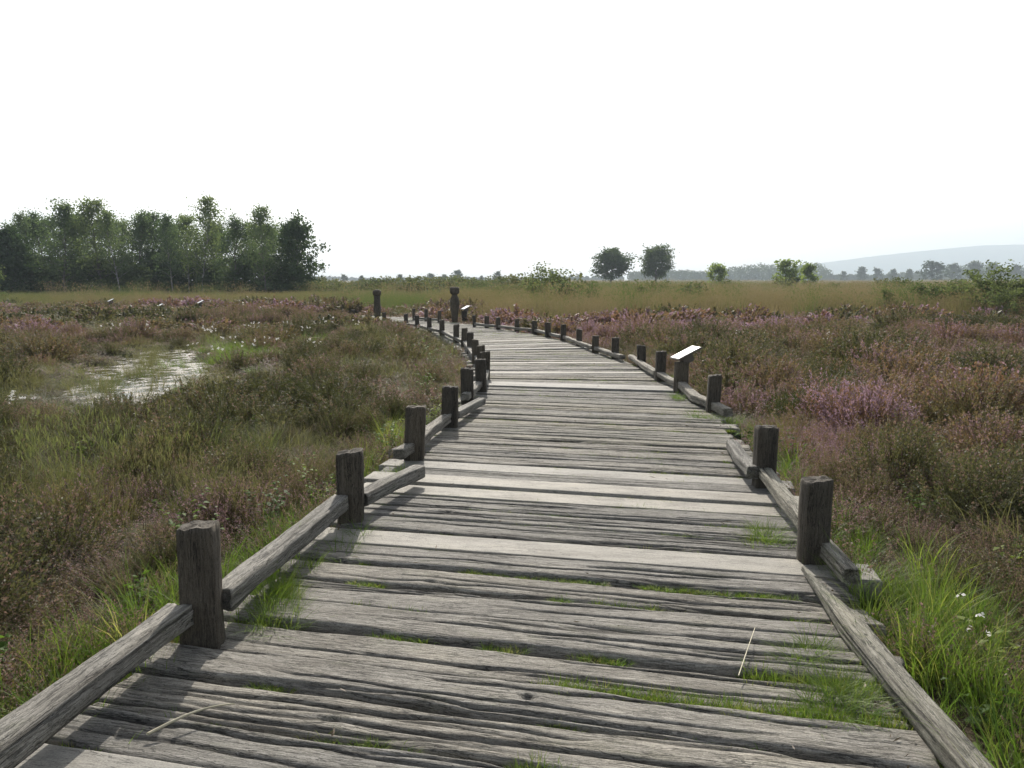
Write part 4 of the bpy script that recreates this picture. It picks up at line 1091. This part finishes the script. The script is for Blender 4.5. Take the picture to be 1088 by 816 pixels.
# ------------------------------------------------------------------ trees
def tube(A, pts, rads, k=6, mi=0):
    pts = np.array(pts); n = len(pts)
    V = np.zeros((n, k, 3))
    for i in range(n):
        d = pts[min(i + 1, n - 1)] - pts[max(i - 1, 0)]; d = d / (np.linalg.norm(d) + 1e-9)
        u = np.cross(d, [.3, .9, .1]); u /= np.linalg.norm(u) + 1e-9; v = np.cross(d, u)
        for j in range(k):
            a = 2 * math.pi * j / k; V[i, j] = pts[i] + (u * math.cos(a) + v * math.sin(a)) * rads[i]
    ii = np.arange(n * k).reshape(n, k)
    F = np.stack([ii[:-1], np.roll(ii[:-1], -1, 1), np.roll(ii[1:], -1, 1), ii[1:]], -1).reshape(-1, 4)
    A.add(V.reshape(-1, 3), F, mi)
def tree_meshes(seed, h, rad, base, tr, limbs, leaf, nleaf, prof, leafm, barkm, twigs=4, spread=.35, lean=.0, stems=1, droop=0.0):
    r = np.random.default_rng(seed); T = Acc(); cl = []
    for st in range(stems):
        n = 9; wob = np.cumsum(r.normal(0, .022 * h, (n, 2)), 0)
        off = r.uniform(-1, 1, 2) * (rad * .35 if stems > 1 else 0)
        hs = h * (1 if st == 0 else r.uniform(.65, .95))
        pts = [np.array([wob[i, 0] * (i / n) + off[0] * (i / n), wob[i, 1] * (i / n) + off[1] * (i / n), -.4 + (hs * .97 + .4) * i / (n - 1)]) for i in range(n)]
        rads = [tr * (1.25 if i == 0 else 1) * (1 - .93 * (i / (n - 1)) ** .9) for i in range(n)]
        tube(T, pts, rads, 8)
        P = np.array(pts)
        nl = limbs // stems
        for i in range(nl):
            t = base + (1 - base) * ((i + r.random()) / nl) ** .9 * .98
            p0 = np.array([np.interp(t, np.linspace(0, 1, n), P[:, q]) for q in range(3)])
            az = i * 2.4 + r.uniform(-.6, .6); el = R(12) + R(58) * t + r.normal(0, .12)
            L = rad * prof((t - base) / (1 - base)) * r.uniform(.7, 1.15) + .1
            d = np.array([math.cos(az) * math.cos(el), math.sin(az) * math.cos(el), math.sin(el)])
            p1 = p0 + d * L * .5 + np.array([0, 0, L * .04]); p2 = p0 + d * L + np.array([0, 0, L * (.16 - droop)])
            rb = max(.012, tr * .38 * (1 - t) + .01)
            tube(T, [p0, p1, p2], [rb, rb * .6, rb * .2], 4)
            cl.append((p2, .8)); cl.append(((p1 + p2) / 2, .9))
            for q in range(twigs):
                f = r.uniform(.3, 1.0); pa = p0 + (p2 - p0) * f
                dd = norm(d + r.normal(0, .75, 3)); lt = L * r.uniform(.25, .5); pb = pa + dd * lt - np.array([0, 0, droop * lt])
                tube(T, [pa, pb], [rb * .3, rb * .1], 3)
                cl.append((pb, 1.0)); cl.append(((pa + pb) / 2, .6))
        cl.append((P[-1], .8))
    C0 = np.array([c for c, _ in cl]); wt = np.array([q for _, q in cl]) * r.uniform(.3, 1.5, len(cl)); wt /= wt.sum()
    k = r.choice(len(cl), nleaf, p=wt)
    C = C0[k] + r.normal(0, spread, (nleaf, 3)) * np.array([1, 1, .75]) * r.uniform(.4, 1.2, (nleaf, 1))
    C[:, 2] = np.maximum(C[:, 2], .05)
    sz = leaf * r.uniform(.55, 1.35, nleaf)
    V, F = flakes(C, r.normal(size=(nleaf, 3)) + np.array([0, 0, -.3]), sz * 1.35, sz, r)
    return T.mesh('trunk', [barkm]), make_mesh('crown', V, F, [leafm])
bprof = lambda t: (.55 + .75 * math.sin(math.pi * min(1, max(0, t * .9 + .08)))) * (1 - .45 * t)
oprof = lambda t: math.sqrt(max(.05, 1 - (2 * t - .85) ** 2 * .9))
def place_tree(name, meshes, x, y, label, cat, group=None, rz=0.0, sc=(1, 1, 1)):
    t = tag(empty(name, (x, y, float(ground_z(x, y))), rz), label, cat, group)
    t.scale = sc
    for nm, me in zip(('trunk', 'crown'), meshes): link(nm, me, t)
    return t

BM = M['birch_leaf']
airy = [tree_meshes(400 + k, 8.6, 1.8, .26, .11, 30, .13, 3600, bprof, BM, M['birch_bark'], 4, .34, droop=.1) for k in range(3)]
dense = [tree_meshes(410 + k, 8.2, 2.05, .14, .13, 36, .135, 5000, bprof, BM, M['bark'], 4, .38, droop=.05) for k in range(3)]
oakish = [tree_meshes(420 + k, 6.2, 2.5, .10, .15, 30, .20, 6000, oprof, M['oak_leaf'], M['bark'], 4, .40) for k in range(2)]
bushm = [tree_meshes(430 + k, 3.0, 1.9, .06, .06, 26, .19, 3400, oprof, M['oak_leaf'], M['bark'], 3, .36, stems=3) for k in range(2)]
GG = 'trees of the birch grove'
# (picture x at 1088 wide, picture y of the top, depth, kind, label)
grove = [(-38, 226, 71, 'd1', 'dense birch at the outer left end of the grove, partly cut by the frame'),
         (8, 246, 69, 'o0', 'low dark bushy tree at the left end of the grove'),
         (30, 224, 72, 'a0', 'airy birch with see-through top, second from the grove left end'),
         (54, 226, 75, 'd0', 'leafy birch filling the gap behind the two leftmost grove trees'),
         (72, 214, 70, 'd1', 'tall full birch, tallest in the left third of the grove'),
         (92, 224, 74, 'a1', 'thin birch right of the tall full one in the left third'),
         (112, 213, 71, 'd2', 'tall yellowish green birch a third of the way along the grove'),
         (131, 224, 69, 'a2', 'sparse birch with open sky between its limbs, left of grove centre'),
         (152, 225, 73, 'd0', 'dense birch just left of the grove middle, with rounded dark top'),
         (172, 226, 76, 'd2', 'birch set back in the middle of the grove'),
         (186, 226, 70, 'a0', 'slender birch in front at the middle of the grove'),
         (203, 228, 74, 'a1', 'thin pale-stemmed birch just left of the highest tree'),
         (217, 208, 71, 'a2', 'highest wispy birch rising above the grove right of middle'),
         (232, 234, 75, 'd1', 'rounded birch set back just right of the highest tree'),
         (250, 230, 70, 'd0', 'domed birch between the highest tree and the broad light one'),
         (268, 236, 73, 'a0', 'thin birch tucked behind the broad light green tree'),
         (285, 220, 68, 'd2', 'broad lighter green birch near the right end of the grove'),
         (304, 238, 74, 'd1', 'birch behind the gap before the end tree'),
         (319, 240, 70, 'o1', 'bushy tree standing out at the right end of the grove')]
for q_, (px_, ty_) in enumerate([(-20, 236), (20, 238), (44, 234), (63, 230), (84, 232), (102, 228), (122, 230), (142, 234), (162, 236), (179, 234), (194, 236), (210, 228), (226, 240), (242, 238), (259, 240), (277, 236), (296, 240), (314, 246)]):
    grove.append((px_, ty_, 79 + (q_ * 37) % 5, 'da'[q_ % 3 == 2] + str(q_ % 3), 'birch in the back row, half hidden behind the front trees of the grove'))
kinds = {'a': (airy, 9.4), 'd': (dense, 9.1), 'o': (oakish, 7.0)}
for q, (px, ty, y, kd, lab) in enumerate(grove):
    ms, h0 = kinds[kd[0]]; ms = ms[int(kd[1])]
    x = (px - 544) / 800 * y
    z0 = float(ground_z(x, y)); H = 1.5 + (298 - ty) / 800 * y - z0
    sz = H / h0; sw = sz * (.95 + .12 * math.sin(q * 2.3)) * (1.12 if kd[0] == 'd' else 1)
    place_tree('birch_tree' if kd[0] != 'o' else 'bushy_tree', ms, x, y, lab, 'tree', GG, q * 1.9, (sw, sw, sz))
# undergrowth bushes between the stems
for q in range(17):
    px = -30 + q * 21.5 + random.uniform(-6, 6); y = random.uniform(69, 77); x = (px - 544) / 800 * y
    sz = random.uniform(.7, 1.25)
    place_tree('shrub', bushm[q % 2], x, y, 'dark shrub in the shady undergrowth between the grove stems', 'shrub', 'undergrowth shrubs below the birch grove', q * 1.3, (sz * 1.1, sz * 1.1, sz))
# two lone oaks and the small light trees
oak = [tree_meshes(440 + k, 8.2, 3.7, .30, .30, 56, .30, 9500, oprof, M['oak_leaf'], M['bark'], 4, .5) for k in range(2)]
place_tree('oak_tree', oak[0], (648 - 544) / 800 * 170, 170, 'dark round oak on the skyline, left and broader of the lone pair', 'tree', 'lone pair of oaks on the skyline', 0, (1.22, 1.22, .83))
place_tree('oak_tree', oak[1], (695 - 544) / 800 * 172, 172, 'dark round oak on the skyline, right and taller of the lone pair', 'tree', 'lone pair of oaks on the skyline', 1, (1.05, 1.05, .87))
bb = [tree_meshes(480 + k, 2.2, 1.2, .04, .03, 34, .085, 2300, oprof, M['young_leaf'], M['twig'], 3, .16, stems=5) for k in range(3)]
light = [tree_meshes(450 + k, 4.2, 1.6, .05, .08, 22, .24, 1900, oprof, M['light_leaf'], M['bark'], 3, .34, stems=2) for k in range(3)]
def lp(px, ty, y, m, nm, lab, group=None, wid=1.0, h0=4.4, cat='tree'):
    x = (px - 544) / 800 * y; z0 = float(ground_z(x, y)); sz = (1.5 + (298 - ty) / 800 * y - z0) / h0
    place_tree(nm, m, x, y, lab, cat, group, px, (sz * wid, sz * wid, sz))
LG = 'small light green trees out on the moor'
lp(760, 280, 125, light[0], 'small_tree', 'small light green tree right of the two dark oaks', LG, 1.1, 4.8)
lp(834, 276, 115, light[1], 'small_tree', 'bright little tree standing before the long middle wood', LG, 1.25, 4.9)
lp(856, 280, 118, light[2], 'small_tree', 'smaller bright tree just right of the brightest little tree', LG, 1.05, 4.9)
lp(580, 289, 44, bb[0], 'birch_bush', 'pale birch bush left of the oaks, above the boardwalk bend', None, 1.35, 2.3, cat='bush')
lp(604, 303, 40, bb[1], 'birch_bush', 'low pale birch bush right beside the taller pale bush', None, 1.5, 2.3, cat='bush')
lp(566, 303, 42, bb[2], 'birch_bush', 'low bush in front left of the tall pale birch bush', None, 1.4, 2.3, cat='bush')
lp(627, 305, 40, bb[0], 'birch_bush', 'thin isolated young birch below the left oak', None, 0.80, 2.3, cat='bush')
lp(731, 303, 60, bb[1], 'birch_bush', 'thin isolated young birch below the right oak', None, 0.69, 2.3, cat='bush')
lp(-6, 287, 52, bb[1], 'birch_bush', 'light green bush at the left frame edge before the grove', None, 1.03, 2.3, cat='bush')
lp(375, 310, 55, bb[2], 'birch_bush', 'single dark rounded bush among pale scrub left of the carved posts', None, 1.15, 2.3, cat='bush')
BG = 'young birches in the moor grass on the right'
for q, (px, ty, y, wd, lab) in enumerate([(1048, 290, 31, 1.0, 'tallest young birch bush in the right-hand moor grass'), (1078, 302, 30, 1.2, 'young birch bush at the right frame edge'), (1020, 304, 32, 1.3, 'low spreading young birch just left of the tallest one'), (996, 306, 33, 1.2, 'young birch second left of the tallest one in the moor grass'), (972, 305, 33, 1.0, 'thin pale young birch at the left end of the right-hand birches'), (940, 308, 31, .6, 'wispy birch shoot standing before the right-hand birches'), (1064, 308, 28.5, 1.0, 'low young birch in front of the tallest one'), (1110, 298, 38, 1.0, 'young birch just outside the right frame edge')]):
    if px > 1095: continue
    lp(px, ty, y, bb[q % 3], 'young_birch', lab, BG, wd * 1.2, 2.3, cat='birch')
# pale scrub beyond the carved posts
scr = [tree_meshes(460 + k, 1.6, 1.5, .03, .03, 20, .14, 900, oprof, M['scrub_leaf'], M['twig'], 2, .25, stems=3) for k in range(3)]
for q in range(16):
    y = random.uniform(42, 95); px = random.uniform(600, 1085); x = (px - 544) / 800 * y; sz = random.uniform(.5, .8)
    place_tree('scrub_bush', scr[q % 3], x, y, 'low pale scrub dotted over the moor grass on the panel side', 'scrub', 'scrub dotted over the moor grass', q * 1.7, (sz * 1.3, sz * 1.3, sz))
for q in range(58):
    y = random.uniform(58, 105); px = random.uniform(338, 575); x = (px - 544) / 800 * y
    sz = random.uniform(.45, .85)
    place_tree('scrub_bush', scr[q % 3], x, y, 'pale green willow scrub in the low thicket behind the carved posts', 'scrub', 'low scrub bushes beyond the carved posts', q * 1.1, (sz * 1.7, sz * 1.7, sz))
# far single trees
fart = []
for k in range(3):
    A = Acc(); a, b = tree_meshes(470 + k, 12, 5.2, .08, .3, 26, .9, 1100, oprof, M['far_leaf'], M['bark'], 3, .8)
    for me, mi in ((a, 1), (b, 0)):
        co = np.empty(len(me.vertices) * 3, np.float32); me.vertices.foreach_get('co', co); fi = np.empty(len(me.loops), np.int32); me.loops.foreach_get('vertex_index', fi)
        A.add(co.reshape(-1, 3), fi.reshape(-1, 4), mi)
    fart.append(A.mesh('far_tree', [M['far_leaf'], M['bark']]))
def far(px, ty, y, wd, lab, k):
    x = (px - 544) / 800 * y; z0 = float(ground_z(x, y)); sz = (1.5 + (298 - ty) / 800 * y - z0) / 12.4
    o = link('distant_tree', fart[k % 3], None, (x, y, z0), px); o.scale = (sz * wd, sz * wd, sz)
    tag(o, lab, 'tree', 'single trees on the hazy skyline')
for q, (px, ty, y, wd, lab) in enumerate([
    (368, 293, 420, 1.1, 'hazy skyline tree just right of the birch grove'), (386, 294, 420, 1.1, 'hazy skyline tree left above the darker carved post'), (426, 293, 380, 1.2, 'hazy skyline tree between the two carved posts'), (458, 292, 420, 1.2, 'pointed hazy tree left of the taller carved post'), (487, 289, 400, 1.25, 'round hazy tree straight above the taller carved post'), (473, 293, 410, 1.2, 'low hazy tree joined to the round one above the carved post'), (528, 290, 400, 1.0, 'small round hazy tree alone right of the taller carved post'), (512, 294, 460, .9, 'tiny hazy tree between the two round trees above the carved post'),
    (586, 290, 300, .9, 'hazy tree behind the tall pale birch bush'), (604, 296, 420, 1.2, 'faint low tree between pale birch bush and left oak'),
    (893, 290, 620, 1.0, 'small hazy tree where the middle wood ends'), (912, 286, 600, 1.0, 'hazy tree under the start of the hill slope'), (928, 287, 600, .9, 'rounded hazy tree right of the one under the slope'), (945, 288, 600, .9, 'dark small hazy tree beyond the gap in the right tree line'), (962, 288, 600, .9, 'rounded hazy tree left of the darkest wide one'), (985, 281, 480, 1.5, 'wide darkest tree in the right tree line below the hill'), (1008, 283, 560, 1.1, 'hazy tree just right of the darkest wide one'), (1030, 281, 600, 1.1, 'hazy tree below the top of the hill'), (1052, 282, 600, 1.2, 'hazy tree behind the tallest young birch'), (1074, 284, 600, 1.2, 'last hazy tree at the right frame edge')]):
    far(px, ty, y, wd, lab, q)
# far woods that read as one mass
def woods(name, px0, px1, y, top, n, label, seed):
    r = np.random.default_rng(seed); C = []
    for k in range(n):
        px = px0 + (px1 - px0) * (k + r.random()) / n; yy = y * r.uniform(.97, 1.06); x = (px - 544) / 800 * yy
        tp = top(px) if callable(top) else top
        H = (298 - tp) / 800 * yy * r.uniform(.72, 1.08) + 1.5; rx = H * r.uniform(.30, .5)
        m = 260
        d = norm(r.normal(size=(m, 3))); q = d * r.uniform(.55, 1.0, (m, 1)) ** .5 * np.array([rx, rx, H * .48]) + np.array([x, yy, H * .52])
        C.append(q)
    C = np.vstack(C); C[:, 2] = np.maximum(C[:, 2], -.5)
    V, F = flakes(C, r.normal(size=(len(C), 3)), y * .0018, y * .0013, r)
    tag(link(name, make_mesh(name, V, F, [M['far_leaf']])), label, None, None, 'stuff')
woods('woods', 300, 640, 1150, lambda p: 294.5 + 1.0 * math.sin(p * .05), 150, 'faint blue far wood behind the scrub and carved posts', 1)
woods('woods', 590, 662, 900, 292, 16, 'faint far wood left of the oaks', 5)
woods('woods', 668, 880, 780, lambda p: float(np.interp(p, [668, 700, 760, 775, 800, 840, 850, 865, 880], [289, 286, 288, 284, 280, 281, 279, 279, 289])), 130, 'hazy blue wood behind the small light trees, long middle band', 2)
woods('woods', 880, 1180, 820, lambda p: float(np.interp(p, [880, 930, 985, 1000, 1020, 1050, 1088, 1180], [292, 291, 288, 283, 282, 283, 285, 285])), 150, 'hazy wood on the right below the hill', 3)
woods('woods', 860, 1000, 1000, 293.5, 70, 'thin low far hedge line beneath the hill slope', 4)

# ------------------------------------------------------------------ haze
hv = NT('haze'); pv = hv.n('ShaderNodeVolumePrincipled')
pv.inputs['Color'].default_value = (.78, .90, 1.0, 1); pv.inputs['Density'].default_value = .00040; pv.inputs['Anisotropy'].default_value = .1
hv.l(pv.outputs[0], hv.out.inputs['Volume'])
hz = box_arr(0, 2000, 110, 8600, 4800, 280)
ho = link('haze', make_mesh('haze', hz[0], hz[1], [hv.m]))
tag(ho, 'thin pale morning haze over the whole heath', None, None, 'stuff')

# ------------------------------------------------------------------ light, camera
SUN_EL, SUN_AZ = R(38), R(-4)          # azimuth from +Y, positive to +X
sun = bpy.data.lights.new('sun', 'SUN'); sun.energy = 4.2; sun.angle = R(.6); sun.color = (1, .94, .85)
so = bpy.data.objects.new('sun', sun); COL.objects.link(so)
d = Vector((math.sin(SUN_AZ) * math.cos(SUN_EL), math.cos(SUN_AZ) * math.cos(SUN_EL), math.sin(SUN_EL)))
so.rotation_euler = d.to_track_quat('Z', 'Y').to_euler()
wd = bpy.data.worlds.new('World'); scene.world = wd; wd.use_nodes = True
nt = wd.node_tree; nt.nodes.clear()
sky = nt.nodes.new('ShaderNodeTexSky'); sky.sky_type = 'NISHITA'; sky.sun_disc = False
sky.sun_elevation = SUN_EL; sky.sun_rotation = SUN_AZ
sky.air_density = 1.0; sky.dust_density = 3.0; sky.ozone_density = 1.0
bg = nt.nodes.new('ShaderNodeBackground'); bg.inputs['Strength'].default_value = .13
hs = nt.nodes.new('ShaderNodeHueSaturation'); hs.inputs['Saturation'].default_value = .45
wo_ = nt.nodes.new('ShaderNodeOutputWorld')
nt.links.new(sky.outputs[0], hs.inputs['Color']); nt.links.new(hs.outputs[0], bg.inputs[0]); nt.links.new(bg.outputs[0], wo_.inputs[0])

cam = bpy.data.cameras.new('camera'); co = bpy.data.objects.new('camera', cam); COL.objects.link(co)
co.location = (0, 0, 1.5); co.rotation_euler = (R(90) - math.atan(110 / 800), 0, 0)
cam.sensor_width = 36; cam.lens = 36 * 800 / 1088; cam.clip_start = .05; cam.clip_end = 20000
scene.camera = co

scene.view_settings.view_transform = 'Standard'; scene.view_settings.look = 'None'
scene.view_settings.exposure = .76; scene.view_settings.gamma = 1; scene.view_settings.use_curve_mapping = False
cy = scene.cycles
cy.max_bounces = 6; cy.diffuse_bounces = 3; cy.glossy_bounces = 2; cy.transmission_bounces = 3; cy.volume_bounces = 0; cy.transparent_max_bounces = 4
cy.use_denoising = True; cy.use_adaptive_sampling = True; cy.adaptive_threshold = .02
cy.sample_clamp_indirect = 6
